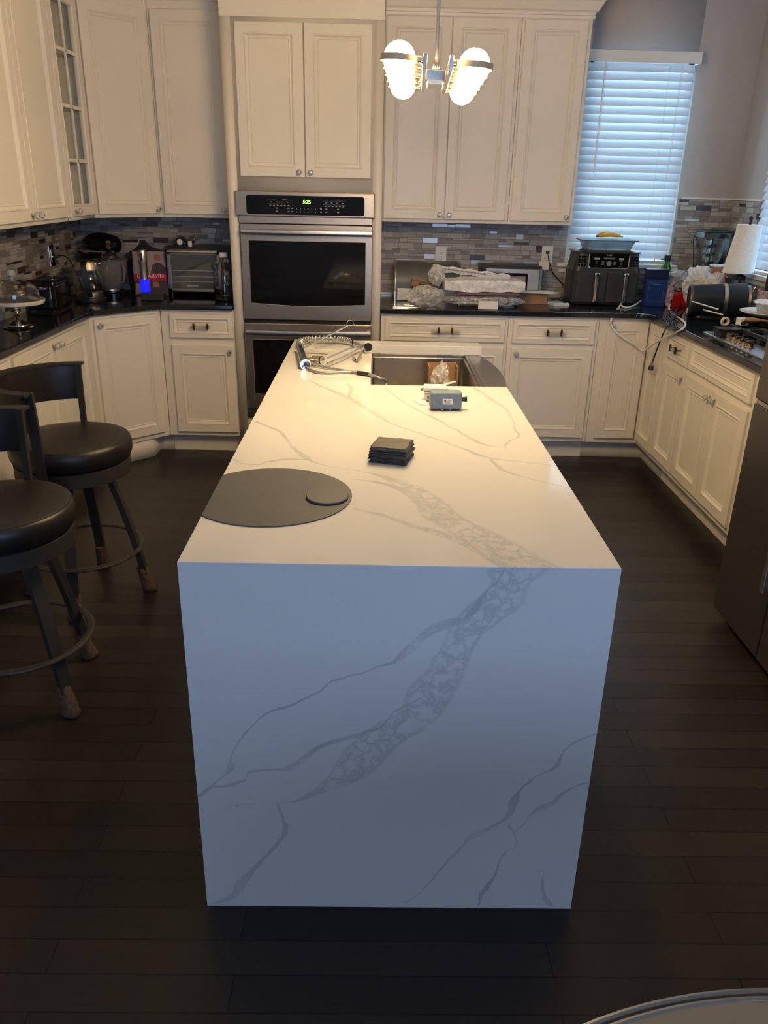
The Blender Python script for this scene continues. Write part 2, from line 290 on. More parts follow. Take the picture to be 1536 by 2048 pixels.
# ---------------------------------------------------------------- geometry helpers
def world(o):
    m = o.matrix_basis.copy()
    while o.parent: o = o.parent; m = o.matrix_basis @ m
    return m
def cr(pts, n=6, closed=False):
    P = [Vector(p) for p in pts]; out = []
    N = len(P)
    rng = range(N if closed else N-1)
    for i in rng:
        if closed: a, b, c, d = P[(i-1)%N], P[i], P[(i+1)%N], P[(i+2)%N]
        else: a, b, c, d = P[max(i-1,0)], P[i], P[i+1], P[min(i+2,N-1)]
        for k in range(n):
            t = k/n
            out.append(.5*((2*b)+(c-a)*t+(2*a-5*b+4*c-d)*t*t+(3*b-a-3*c+d)*t**3))
    if not closed: out.append(P[-1])
    return out
class G:
    def __init__(s, X=None):
        s.bm = bmesh.new(); s.X = X or Matrix.Identity(4)
    def _mi(s, fs, mi):
        if mi:
            for f in fs: f.material_index = mi
    def box(s, x0, y0, z0, x1, y1, z1, b=0, seg=2, mi=0, R=None):
        c = Vector(((x0+x1)/2,(y0+y1)/2,(z0+z1)/2))
        m = Matrix.Translation(c) @ Matrix.Diagonal((abs(x1-x0),abs(y1-y0),abs(z1-z0),1))
        nf = len(s.bm.faces)
        r = bmesh.ops.create_cube(s.bm, size=1, matrix=m)
        vs = r['verts']
        if b:
            es = list({e for v in vs for e in v.link_edges})
            rr = bmesh.ops.bevel(s.bm, geom=es, offset=b, segments=seg, affect='EDGES', profile=.5)
            vs = list({v for f in rr['faces'] for v in f.verts} | {v for v in vs if v.is_valid})
        if R is not None: bmesh.ops.transform(s.bm, matrix=R, verts=vs)
        if mi:
            s._mi({f for v in vs for f in v.link_faces}, mi)
        return vs
    def loft(s, rings, cap=True, mi=0, closed=True, loop=False):
        L = [[s.bm.verts.new(p) for p in r] for r in rings]
        n = len(L[0]); fs = []
        idx = range(len(L)-1) if not loop else range(len(L))
        for i in idx:
            A, B = L[i], L[(i+1)%len(L)]
            for j in range(n if closed else n-1):
                try: fs.append(s.bm.faces.new((A[j],A[(j+1)%n],B[(j+1)%n],B[j])))
                except ValueError: pass
        if cap and not loop:
            try: fs.append(s.bm.faces.new(L[0][::-1])); fs.append(s.bm.faces.new(L[-1]))
            except ValueError: pass
        s._mi(fs, mi); return fs
    def lathe(s, prof, c=(0,0,0), n=28, mi=0, A=None, cap=False):
        A = A or Matrix.Identity(4); c = Vector(c); rings = []
        for r, z in prof:
            rings.append([c + (A @ Vector((max(r,1e-4)*math.cos(2*PI*k/n), max(r,1e-4)*math.sin(2*PI*k/n), z))) for k in range(n)])
        return s.loft(rings, cap=cap, mi=mi)
    def cyl(s, p0, p1, r0, r1=None, n=20, mi=0):
        p0 = Vector(p0); p1 = Vector(p1); r1 = r0 if r1 is None else r1
        q = (p1-p0).to_track_quat('Z','Y').to_matrix().to_4x4()
        L = (p1-p0).length
        return s.lathe([(r0,0),(r1,L)], p0, n, mi, q, cap=True)
    def ball(s, c, r, n=20, mi=0, sc=(1,1,1)):
        prof = [(math.sin(PI*k/12)*r, -math.cos(PI*k/12)*r) for k in range(13)]
        A = Matrix.Diagonal((*sc,1))
        return s.lathe(prof, c, n, mi, A)
    def torus(s, c, R, r, n=36, k=10, mi=0, A=None, sz=1):
        A = A or Matrix.Identity(4); c = Vector(c)
        rings = [[c + A @ Vector(((R+r*math.cos(2*PI*j/k))*math.cos(2*PI*i/n),(R+r*math.cos(2*PI*j/k))*math.sin(2*PI*i/n), sz*r*math.sin(2*PI*j/k))) for j in range(k)] for i in range(n)]
        return s.loft(rings, cap=False, mi=mi, loop=True)
    def tube(s, pts, r, k=12, mi=0, sm=6, closed=False, sq=None):
        P = cr(pts, sm, closed) if sm else [Vector(p) for p in pts]
        rings = []; up = None; N = len(P)
        for i, p in enumerate(P):
            if closed: t = (P[(i+1)%N]-P[(i-1)%N])
            else: t = P[min(i+1,N-1)]-P[max(i-1,0)]
            t.normalize()
            if up is None: up = Vector((0,0,1)) if abs(t.z) < .9 else Vector((1,0,0))
            a = t.cross(up).normalized(); up = a.cross(t).normalized()
            rr = r(i/(N-1)) if callable(r) else r
            if sq: q = [(a*x*sq[0]/2+up*y*sq[1]/2) for x, y in ((-1,-1),(1,-1),(1,1),(-1,1))]
            else: q = [(a*math.cos(2*PI*j/k)+up*math.sin(2*PI*j/k))*rr for j in range(k)]
            rings.append([p+v for v in q])
        return s.loft(rings, cap=True, mi=mi, loop=closed)
    def prism(s, poly, z0, z1, mi=0, b=0, holes=None):
        vs = [s.bm.verts.new((x,y,z0)) for x, y in poly]
        f = s.bm.faces.new(vs)
        r = bmesh.ops.extrude_face_region(s.bm, geom=[f])
        nv = [g for g in r['geom'] if isinstance(g, bmesh.types.BMVert)]
        bmesh.ops.translate(s.bm, vec=(0,0,z1-z0), verts=nv)
        al = vs+nv
        if b:
            es = [e for v in nv for e in v.link_edges if all(w in nv for w in e.verts)]
            bmesh.ops.bevel(s.bm, geom=list(set(es)), offset=b, segments=2, affect='EDGES', profile=.5)
        if mi: s._mi({f for v in al if v.is_valid for f in v.link_faces}, mi)
        return al
    def quad(s, a, b, c, d, mi=0):
        f = s.bm.faces.new([s.bm.verts.new(p) for p in (a,b,c,d)]); f.material_index = mi; return f
    def out(s, name, m, parent=None, ang=35, local=False, flat=False):
        bm = s.bm
        bmesh.ops.transform(bm, matrix=s.X, verts=bm.verts)
        bmesh.ops.recalc_face_normals(bm, faces=bm.faces)
        if parent is not None and not local: bmesh.ops.transform(bm, matrix=world(parent).inverted(), verts=bm.verts)
        for f in bm.faces:
            f.smooth = not flat
            if len(f.verts) > 6: f.smooth = False
            else:
                a = f.calc_area(); nb = [g_.calc_area() for e in f.edges for g_ in e.link_faces if g_ is not f]
                if nb and a > 12*min(nb) and a > 2e-5: f.smooth = False
        for e in bm.edges:
            if len(e.link_faces) == 2 and e.calc_face_angle(0) > math.radians(ang): e.smooth = False
        me = bpy.data.meshes.new(name); bm.to_mesh(me); bm.free()
        for x in (m if isinstance(m, (list,tuple)) else [m]): me.materials.append(M[x] if isinstance(x, str) else x)
        o = bpy.data.objects.new(name, me); C.objects.link(o)
        if parent is not None: o.parent = parent
        return o
def thing(name, label, cat, loc=(0,0,0), rz=0, group=None):
    o = bpy.data.objects.new(name, None); C.objects.link(o); o.empty_display_size = .05
    o.location = loc; o.rotation_euler = (0,0,rz)
    return tag(o, label, cat, group)
def tag(o, label, cat, group=None):
    o['label'] = label; o['category'] = cat
    if group: o['group'] = group
    return o
def struct(o): o['kind'] = 'structure'; return o
def solo(g, name, m, label, cat, group=None, loc=None, **kw):
    """a one-mesh thing whose origin sits at loc (default: base centre)"""
    bm = g.bm; bmesh.ops.transform(bm, matrix=g.X, verts=bm.verts); g.X = Matrix.Identity(4)
    if loc is None:
        xs = [v.co.x for v in bm.verts]; ys = [v.co.y for v in bm.verts]; zs = [v.co.z for v in bm.verts]
        loc = ((min(xs)+max(xs))/2,(min(ys)+max(ys))/2,min(zs))
    bmesh.ops.translate(bm, vec=-Vector(loc), verts=bm.verts)
    o = g.out(name, m, **kw); o.location = loc
    return tag(o, label, cat, group)
def copy_tree(o, parent=None):
    c = o.copy(); C.objects.link(c)
    if parent is not None: c.parent = parent
    for ch in [x for x in bpy.data.objects if x.parent == o]: copy_tree(ch, c)
    return c
def frame(x, y, z=0, deg=0): return Matrix.Translation((x,y,z)) @ Matrix.Rotation(math.radians(deg), 4, 'Z')
def text(s, size, X, m, name, parent, depth=.0006, align='CENTER', world_=True):
    cu = bpy.data.curves.new(name, 'FONT'); cu.body = s; cu.size = size; cu.extrude = depth; cu.align_x = align; cu.align_y = 'CENTER'
    o = bpy.data.objects.new(name, cu); C.objects.link(o)
    dg = bpy.context.evaluated_depsgraph_get()
    me = bpy.data.meshes.new_from_object(o.evaluated_get(dg)); bpy.data.objects.remove(o)
    me.transform(world(parent).inverted() @ X if world_ else X)
    me.materials.clear(); me.materials.append(M[m]); me.name = name
    o = bpy.data.objects.new(name, me); C.objects.link(o); o.parent = parent
    return o
# text is drawn in XY; this stands it up facing -Y
STAND = Matrix.Rotation(PI/2, 4, 'X')
def lump(c, size, seed, amp=.25, f=3., sub=4, flat=0.):
    """crumpled closed bag-like shape"""
    g = G(); r = bmesh.ops.create_icosphere(g.bm, subdivisions=sub, radius=1)
    off = Vector((seed*3.1, seed*1.7, seed*.9))
    for v in g.bm.verts:
        d = v.co.normalized()
        k = 1 + amp*1.1*noise.noise(d*f*.6+off) + amp*.55*(.5-abs(noise.noise(d*f*1.3+off))*2) + amp*.16*(.5-abs(noise.noise(d*f*3.4+off))*2)
        p = Vector((d.x*k*size[0], d.y*k*size[1], d.z*k*size[2]))
        if flat and p.z < -flat*size[2]: p.z = -flat*size[2]
        v.co = p + Vector(c)
    return g
# ================================================================ ROOM
XL, XR, YB, YF, ZC = -1.91, 2.223, 3.98, -4.0, 2.74
g = G(); g.box(XL-.1, YF-.1, -.1, XR+.1, YB+.1, 0); struct(g.out('floor', 'floor'))
g = G(); g.box(XL-.1, YF-.1, ZC, XR+.1, YB+.1, ZC+.1); struct(g.out('ceiling', 'ceil'))
def wall_holes(g, u0, u1, holes, z1, put):
    """holes: (a,b,z0,z1) along u; put(u0,u1,z0,z1) adds one block"""
    u = u0
    for a, b, h0, h1 in sorted(holes):
        put(u, a, 0, z1); put(a, b, 0, h0); put(a, b, h1, z1); u = b
    put(u, u1, 0, z1)
W1 = (1.225, 1.862, 1.15, 2.30); W2 = (2.62, 3.50, 1.15, 2.30); W3 = (-.1, 2.12, .75, 2.3); W4 = (-3.5, -1.7, .75, 2.3)
g = G(); wall_holes(g, XL-.1, XR+.1, [W1], ZC, lambda a,b,c,d: g.box(a, YB, c, b, YB+.12, d)); wall_back = struct(g.out('wall_back', 'wall'))
g = G(); wall_holes(g, YF, YB, [W2], ZC, lambda a,b,c,d: g.box(XR, a, c, XR+.12, b, d)); wall_right = struct(g.out('wall_right', 'wall'))
g = G(); wall_holes(g, YF, YB, [W4], ZC, lambda a,b,c,d: g.box(XL-.12, a, c, XL, b, d)); wall_left = struct(g.out('wall_left', 'wall'))
g = G(); wall_holes(g, XL-.1, XR+.1, [W3], ZC, lambda a,b,c,d: g.box(a, YF-.12, c, b, YF, d)); struct(g.out('wall_front', 'wall'))

def tiles(name, X, u0, u1, z0, z1, parent, seed, dark=.1, shiny=.12, holes=()):
    """interlocking mosaic of mixed strip tiles, u along the wall, facing local -y; thin real tiles on grout"""
    r = random.Random(seed); bm = bmesh.new(); tones = []
    lay = bm.faces.layers.float.new('tone')
    def tile(a, b, c, d):
        a = max(a, u0); b = min(b, u1); c = max(c, z0); d = min(d, z1)
        if b-a < .004 or d-c < .004: return
        for h in holes:
            if a < h[1] and b > h[0] and c < h[3] and d > h[2]:
                if (a+b)/2 > h[0] and (a+b)/2 < h[1] and (c+d)/2 > h[2] and (c+d)/2 < h[3]: return
                if a < h[0] < b: b = h[0]
                elif a < h[1] < b: a = h[1]
                elif c < h[3] < d: c = h[3]
                elif c < h[2] < d: d = h[2]
        if b-a < .004 or d-c < .004: return
        t = r.random()
        if t < shiny: tn = .95
        elif t < shiny+dark: tn = .85 if r.random() < .55 else .79
        elif t < shiny+dark+.12: tn = .7
        elif t < shiny+dark+.3: tn = .6
        elif t < shiny+dark+.55: tn = .4
        else: tn = .1
        e = .0012; y = -.006 - r.random()*.0012
        P = [(a+e,0,c+e),(b-e,0,c+e),(b-e,0,d-e),(a+e,0,d-e)]
        Qv = [(x, y, z) for x, _, z in P]
        V = [bm.verts.new(p) for p in P]; W = [bm.verts.new(p) for p in Qv]
        F = [bm.faces.new(W)] + [bm.faces.new((V[i],V[(i+1)%4],W[(i+1)%4],W[i])) for i in range(4)]
        for f in F: f[lay] = tn
    H = .0325; z = z0; row = 0
    while z < z1:
        u = u0 - r.random()*.09
        while u < u1:
            w = r.choice((.098,.098,.098,.049)); k = r.random()
            if k < .5: tile(u, u+w, z, z+H)
            elif k < .8:
                hh = H*.5; tile(u, u+w, z, z+hh)
                if r.random() < .4 and w > .06: tile(u, u+w/2, z+hh, z+H); tile(u+w/2, u+w, z+hh, z+H)
                else: tile(u, u+w, z+hh, z+H)
            else:
                tile(u, u+w, z, z+H*.66); tile(u, u+w, z+H*.66, z+H)
            u += w
        z += H
    for (a, b, c, d) in ([(u0,u1,z0,z1)] if not holes else [(u0,holes[0][0],z0,z1),(holes[0][1],u1,z0,z1),(holes[0][0],holes[0][1],z0,holes[0][2])]):
        if b-a > .01:
            f = bm.faces.new([bm.verts.new(q) for q in ((a,-.003,c),(b,-.003,c),(b,-.003,d),(a,-.003,d))]); f[lay] = .25; f.material_index = 1
    me = bpy.data.meshes.new(name); bmesh.ops.transform(bm, matrix=world(parent).inverted() @ X, verts=bm.verts)
    bmesh.ops.recalc_face_normals(bm, faces=bm.faces); bm.to_mesh(me); bm.free()
    me.materials.append(M['tile']); me.materials.append(M['grout']); o = bpy.data.objects.new(name, me); C.objects.link(o); o.parent = parent; return o
tiles('backsplash', frame(0, YB), XL+.006, 1.19, .915, 1.40, wall_back, 3, .05, .08)
tiles('backsplash', frame(0, YB), 1.19, XR-.006, .915, 1.535, wall_back, 5, .04, .09, holes=[(1.19, 1.875, 1.115, 2.4)])
tiles('backsplash', frame(XL, 0, 0, 90), 1.2, YB-.006, .915, 1.40, wall_left, 8, .19, .09)  # extra dark brown tiles: dark reflections in glassy tiles, put into the tile colour
tiles('backsplash', frame(XR, 0, 0, -90), -(YB-.006), -1.45, .915, 1.535, wall_right, 9, .08, .09, holes=[(-3.575, -2.55, 1.115, 2.4)])
# light strip that caps the tile where no upper cabinet covers it
g = G(); g.box(1.885, YB-.012, 1.535, XR, YB, 1.545); g.box(XR-.012, 3.58, 1.535, XR, YB, 1.545); struct(g.out('trim_1', 'white'))

def window(n, X, a, b, z0, z1, sill=True):
    """X: local frame, u along wall, -y into the room"""
    w = bpy.data.objects.new('window_%d' % n, None); C.objects.link(w); struct(w); w.matrix_basis = X
    g = G(X); t = .035
    for q in ((a,z0,a+t,z1),(b-t,z0,b,z1),(a,z0,b,z0+t),(a,z1-t,b,z1),(a,(z0+z1)/2-.02,b,(z0+z1)/2+.02)): g.box(q[0], .05, q[1], q[2], .10, q[3], .003)
    struct(g.out('window_frame', 'white', w))
    g = G(X); g.quad((a+t,.075,z0+t),(b-t,.075,z0+t),(b-t,.075,z1-t),(a+t,.075,z1-t)); struct(g.out('window_glass', 'pane', w))
    if sill:
        g = G(X); g.box(a-.09, -.055, z0-.035, b+.05, .05, z0-.012, .004); g.box(a-.07,-.02,z0-.07,b+.03,-.002,z0-.036,.003); struct(g.out('window_sill', 'white', w))
    return w
window(1, frame(0, YB), *W1)
window(2, frame(XR, 0, 0, -90), -W2[1], -W2[0], W2[2], W2[3])
window(3, frame(0, YF, 0, 180), -W3[1], -W3[0], W3[2], W3[3])
window(4, frame(XL, 0, 0, 90), *W4)

def blind(X, a, b, ztop, zbot, label, nm='window_blind'):
    t = thing(nm, label, 'window blind'); t.matrix_basis = X @ Matrix.Translation(((a+b)/2, -.05, zbot))
    g = G(X); g.box(a-.012, -.085, ztop, b+.022, -.072, ztop+.062, .004); g.box(a-.012,-.072,ztop,a+.0,-.002,ztop+.06,.002); g.box(b+.01,-.072,ztop,b+.022,-.002,ztop+.06,.002)
    g.out('valance', 'white', t)
    g = G(X); p = .0455; n = int((ztop-zbot)/p)
    g2 = G(X)
    for k in range(n):
        z = ztop-.022-k*p
        Rm = Matrix.Translation(((a+b)/2, -.042, z)) @ Matrix.Rotation(math.radians(63), 4, 'X')
        L = (b-a)/2 + (.006 if k > n-3 else 0)*0
        vs = []
        prof = [(-.025,0),(-.0125,.0022),(0,.003),(.0125,.0022),(.025,0)]
        ring = [(y, h) for y, h in prof] + [(y, h-.0028) for y, h in prof[::-1]]
        g.loft([[Rm @ Vector((-L, y, h)) for y, h in ring], [Rm @ Vector((L, y, h)) for y, h in ring]])
    s = g.out('slat', 'slat', t, ang=50); s['kind'] = 'stuff'
    g = G(X); g.box(a, -.066, ztop-.03-n*p, b, -.018, ztop-.012-n*p, .004); g.out('bottom_rail', 'white', t)
    g = G(X)
    for f in (.17, .76):
        u = a+(b-a)*f
        for dy in (-.064,-.02): g.cyl((u, dy, zbot+.03), (u, dy, ztop), .0009, n=6)
    g.out('ladder_cord', 'white', t)
    g = G(X); u = a+.15*(b-a); g.cyl((u, -.08, ztop-.58), (u, -.08, ztop+.01), .004, n=8); g.ball((u,-.08,ztop-.59), .006, n=8); g.out('tilt_wand', 'whitep', t)
    g = G(X); u = a+.86*(b-a)
    g.cyl((u, -.08, zbot+.0), (u, -.08, ztop+.01), .0012, n=6); g.cyl((u+.006, -.08, ztop-.6), (u+.006, -.08, ztop+.01), .0012, n=6); g.cyl((u,-.08,zbot-.02),(u,-.08,zbot+.01),.005,.003,n=8); g.out('pull_cord', 'whitep', t)
    return t
blind(frame(0, YB), 1.20, 1.835, 2.272, 1.175, 'white slatted blind under a wide valance behind the dual basket air fryer')
blind(frame(XR, 0, 0, -90), -3.475, -2.64, 2.272, 1.175, 'white slatted blind at the right picture edge behind the paper towel roll')

def crown(pts, z0, mname='cab', name='trim_2', pr=((0,0),(.006,0),(.01,.014),(.022,.022),(.045,.062),(.055,.07),(.06,.088),(0,.088))):
    """pts: face line with the room on the right-hand side when walking along it"""
    P = [Vector((x,y)) for x, y in pts]; g = G(); rings = []
    for i, p in enumerate(P):
        d0 = (P[i]-P[i-1]).normalized() if i else (P[1]-P[0]).normalized()
        d1 = (P[i+1]-P[i]).normalized() if i < len(P)-1 else d0
        n0 = Vector((d0.y,-d0.x)); n1 = Vector((d1.y,-d1.x)); m = (n0+n1).normalized(); k = 1/max(m.dot(n0), .3)
        rings.append([(p.x+m.x*o*k, p.y+m.y*o*k, z0+h) for o, h in pr])
    g.loft(rings); return g.out(name, mname, ang=20)

M['postm'] = mat('bronze_post', (.10,.07,.05), .35, metal=.6, var=.05)
M['clearbar'] = mat('clear_acrylic', (.97,.96,.93), .08, trans=1, ior=1.15)
# ================================================================ CABINETS
def panel(g, x0, z0, x1, z1, th=.02, bd=.052, open_=False):
    """moulded frame-and-panel front standing on local y=0, facing -y"""
    prof = [(0,0),(0,th-.002),(.0025,th),(bd-.004,th),(bd-.001,th+.0025),(bd+.003,th+.0025),(bd+.005,th-.002),(bd+.012,th-.008),(bd+.016,th-.008),(bd+.020,th-.0045),(bd+.024,th-.008)]
    if open_: prof = prof[:6]+[(bd+.008,th-.004),(bd+.008,0)]
    rings = [[(x0+i,-y,z0+i),(x1-i,-y,z0+i),(x1-i,-y,z1-i),(x0+i,-y,z1-i)] for i, y in prof]
    g.loft(rings, cap=not open_, loop=False)
    if open_: g.loft([rings[-1], rings[0]], cap=False)
def knob(X, x, z, parent, y=-.02):
    g = G(X @ Matrix.Translation((x, y, z)))
    A = Matrix.Rotation(PI/2, 4, 'X')
    g.lathe([(.0001,0),(.009,0),(.009,.002),(.005,.004),(.0045,.014)], (0,0,0), 14, 1, A)
    g.lathe([(.005,.012),(.0105,.015),(.0155,.022),(.0145,.030),(.009,.034),(.0001,.034)], (0,0,0), 8, 0, A)
    g.lathe([(.0001,.0345),(.0055,.0345),(.005,.0365),(.0001,.037)], (0,0,0), 10, 1, A)
    return g.out('knob', ['crystal','nickel'], parent, ang=20)
def pull(X, x, z, parent, y=-.02, w=.13):
    g = G(X @ Matrix.Translation((x, y, z)))
    for s in (-1, 1):
        g.cyl((s*.040,0,0),(s*.040,-.024,0),.004,n=10,mi=1); g.cyl((s*.040,-.03,-.019),(s*.040,-.03,.019),.006,n=10,mi=1)
    g.box(-w/2,-.036,-.008,w/2,-.026,.008,.002)
    return g.out('pull_handle', ['clearbar','postm'], parent, ang=30)
def door(root, X, x0, z0, x1, z1, kn=None, bd=.052, name='door'):
    g = G(X); panel(g, x0, z0, x1, z1, bd=bd); o = g.out(name, 'cab', root, ang=15)
    if kn: knob(X, kn[0], kn[1], o)
    return o
def drawer(root, X, x0, z0, x1, z1, handle=True, name='drawer', bd=.026, w=.13):
    g = G(X); panel(g, x0, z0, x1, z1, bd=bd); o = g.out(name, 'cab', root, ang=15)
    if handle: pull(X, (x0+x1)/2, (z0+z1)/2, o, w=w, y=-.014)
    return o
def cabinet(name, label, X, w, d, z0, z1, toe=True, cat='cabinet', group=None):
    t = thing(name, label, cat, group=group); t.matrix_basis = X @ Matrix.Translation((w/2, 0, 0 if toe else z0))
    g = G(X); g.box(0, 0, z0, w, d, z1, .0015, 1); g.out('body', 'cab', t)
    if toe:
        g = G(X); g.box(0.001, .075, 0, w-.001, .09, z0); g.box(.001,.068,0,w-.001,.075,.075,.002); g.out('toe_board', 'cab', t)
    return t
BZ0, BZ1 = .118, .884
# back run, right of the oven tower
XB = frame(0, 3.37)
t = cabinet('base_cabinet', 'cream base cabinet with one drawer and two doors, right beside the oven tower', XB @ Matrix.Translation((.004,0,0)), .754, .6, BZ0, BZ1)
drawer(t, XB, .03, .729, .738, .862, w=.17)
door(t, XB, .03, .148, .381, .697, (.355, .66)); door(t, XB, .387, .148, .738, .697, (.413, .66))
t = cabinet('base_cabinet', 'cream base cabinet with drawer and left-knobbed single door, right of the two-door one', XB @ Matrix.Translation((.76,0,0)), .536, .6, BZ0, BZ1)
drawer(t, XB, .785, .726, 1.272, .864); door(t, XB, .785, .150, 1.270, .697, (.81, .668))
# back run, left of the tower
t = cabinet('base_cabinet', 'cream base cabinet with drawer and door, left of the oven tower under the jug', XB @ Matrix.Translation((-1.288,0,0)), .428, .6, BZ0, BZ1)
drawer(t, XB, -1.235, .722, -.864, .861, w=.11); door(t, XB, -1.232, .146, -.862, .680, (-.885, .648))
# diagonal corner, left
def poly_cab(name, label, poly, z0, z1, cat='cabinet', inset=None):
    cx = sum(p[0] for p in poly)/len(poly); cy = sum(p[1] for p in poly)/len(poly)
    t = thing(name, label, cat, (cx, cy, 0 if inset else z0))
    g = G(); g.prism(poly, z0, z1); g.out('body', 'cab', t)
    if inset:
        g = G(); g.prism(inset, 0, z0); g.out('toe_board', 'cab', t)
    return t
t = poly_cab('corner_cabinet', 'diagonal cream base cabinet in the left corner with one tall door', [(-1.905,3.062),(-1.6,3.062),(-1.292,3.37),(-1.292,3.97),(-1.905,3.97)], BZ0, BZ1,
             inset=[(-1.9,3.07),(-1.605,3.07),(-1.378,3.30),(-1.378,3.438),(-1.289,3.438),(-1.30,3.9),(-1.9,3.9)])
XD = frame(-1.6, 3.062, 0, 45); door(t, XD, .018, .15, .40, .862, (.045, .832))
# left run (shallow cabinets)
XW = frame(-1.6, 0, 0, 90)
t = cabinet('base_cabinet', 'shallow cream two-door base cabinet on the left wall next to the diagonal corner', XW @ Matrix.Translation((2.02,0,0)), 1.04, .305, BZ0, BZ1)
door(t, XW, 2.035, .15, 2.495, .862, (2.468, .832)); door(t, XW, 2.500, .15, 2.957, .862, (2.527, .832))
t = cabinet('base_cabinet', 'shallow cream base cabinet on the left wall, behind the nearest bar stools', XW @ Matrix.Translation((1.0,0,0)), 1.018, .305, BZ0, BZ1)
door(t, XW, 1.02, .15, 1.50, .862, (1.475,.832)); door(t, XW, 1.505, .15, 2.0, .862, (1.53,.832))
# right corner and right run
t = poly_cab('corner_cabinet', 'inside-corner cream base cabinet with a folding two-leaf door at the right', [(1.298,3.37),(1.613,3.37),(1.613,3.045),(2.215,3.045),(2.215,3.97),(1.298,3.97)], BZ0, BZ1,
             inset=[(1.297,3.438),(1.681,3.438),(1.681,3.044),(2.2,3.046),(2.2,3.9),(1.30,3.9)])
o = door(t, XB, 1.343, .15, 1.588, .864, (1.366, .84)); 
XRt = frame(1.613, 0, 0, -90)
door(t, XRt, -3.345, .15, -3.055, .864)
t = cabinet('base_cabinet', 'narrow cream base cabinet with a small drawer over a slim door, right run', XRt @ Matrix.Translation((-3.042,0,0)), .34, .6, BZ0, BZ1)
drawer(t, XRt, -3.032, .732, -2.712, .864, w=.10); door(t, XRt, -3.032, .155, -2.712, .700, (-2.74, .665))
t = cabinet('base_cabinet', 'wide cream base cabinet under the gas cooktop with a plain false drawer and two doors', XRt @ Matrix.Translation((-2.70,0,0)), .752, .6, BZ0, BZ1)
drawer(t, XRt, -2.692, .735, -1.957, .866, handle=False); door(t, XRt, -2.692, .155, -2.328, .703, (-2.355, .665)); door(t, XRt, -2.322, .155, -1.957, .703, (-2.295, .665))
t = cabinet('base_cabinet', 'cream end cabinet of the right run, mostly hidden by the refrigerator', XRt @ Matrix.Translation((-1.946,0,0)), .49, .6, BZ0, BZ1)
door(t, XRt, -1.93, .155, -1.47, .866)
# countertops
def arc(cx, cy, r, a0, a1, n=6): return [(cx+r*math.cos(math.radians(a0+(a1-a0)*k/n)), cy+r*math.sin(math.radians(a0+(a1-a0)*k/n))) for k in range(n+1)]
g = G(); g.prism([(-1.904,1.0),(-1.57,1.0),(-1.57,3.05),(-1.28,3.34),(-.862,3.34),(-.862,3.972),(-1.904,3.972)], .886, .915, b=.004)
solo(g, 'countertop', 'granite', 'polished black granite countertop with the angled corner, left of the oven tower', 'countertop')
g = G(); g.prism([(.004,3.34),(1.50,3.34)]+[(1.54,3.33),(1.565,3.305),(1.58,3.27)]+[(1.583,1.46),(2.216,1.46),(2.216,3.972),(.004,3.972)], .886, .915, b=.004)
solo(g, 'countertop', 'granite', 'polished black granite countertop turning the corner, right of the oven tower', 'countertop')

# oven tower
TX0, TX1 = -.857, -.001
t = thing('oven_tower_cabinet', 'tall cream cabinet housing the double oven, two doors above it', 'cabinet', ((TX0+TX1)/2, 3.37, 0))
g = G()
g.box(TX0,3.37,0.0,-.802,3.972,2.46); g.box(-.055,3.37,0.0,TX1,3.972,2.46); g.box(-.802,3.37,1.525,-.055,3.972,2.46); g.box(-.802,3.37,BZ0,-.055,3.972,.235); g.box(-.802,3.95,.235,-.055,3.972,1.525); g.box(-.802,3.445,0,-.055,3.46,BZ0)
g.box(TX0,3.3675,2.368,TX1,3.37,2.52); g.box(TX0,3.37,2.46,TX1,3.972,2.52)
g.out('body', 'cab', t)
door(t, XB, -.780, 1.61, -.427, 2.344, (-.455, 1.635)); door(t, XB, -.421, 1.61, -.068, 2.344, (-.393, 1.635))
# upper cabinets, back right
XU = frame(0, 3.65)
t = cabinet('wall_cabinet', 'cream two-door wall cabinet above the bread box, right of the oven tower', XU @ Matrix.Translation((.002,0,0)), .748, .322, 1.378, 2.456, toe=False)
door(t, XU, .010, 1.398, .367, 2.432, (.342, 1.424)); door(t, XU, .372, 1.398, .728, 2.432, (.397, 1.424))
t = cabinet('wall_cabinet', 'cream single-door wall cabinet beside the blinds, last of the right upper run', XU @ Matrix.Translation((.752,0,0)), .385, .322, 1.378, 2.456, toe=False)
door(t, XU, .765, 1.398, 1.114, 2.432, (1.09, 1.424))
# upper cabinets, back left
t = cabinet('wall_cabinet', 'cream single-door wall cabinet between the corner unit and the oven tower', XU @ Matrix.Translation((-1.298,0,0)), .439, .322, 1.378, 2.48, toe=False)
door(t, XU, -1.28, 1.398, -.90, 2.436, (-.925, 1.424))
t = poly_cab('corner_wall_cabinet', 'diagonal cream wall cabinet in the left corner with one wide door', [(-1.905,3.352),(-1.6,3.352),(-1.30,3.652),(-1.30,3.972),(-1.905,3.972)], 1.378, 2.48)
XDU = frame(-1.6, 3.352, 0, 45); door(t, XDU, .02, 1.398, .405, 2.436, (.38, 1.424))
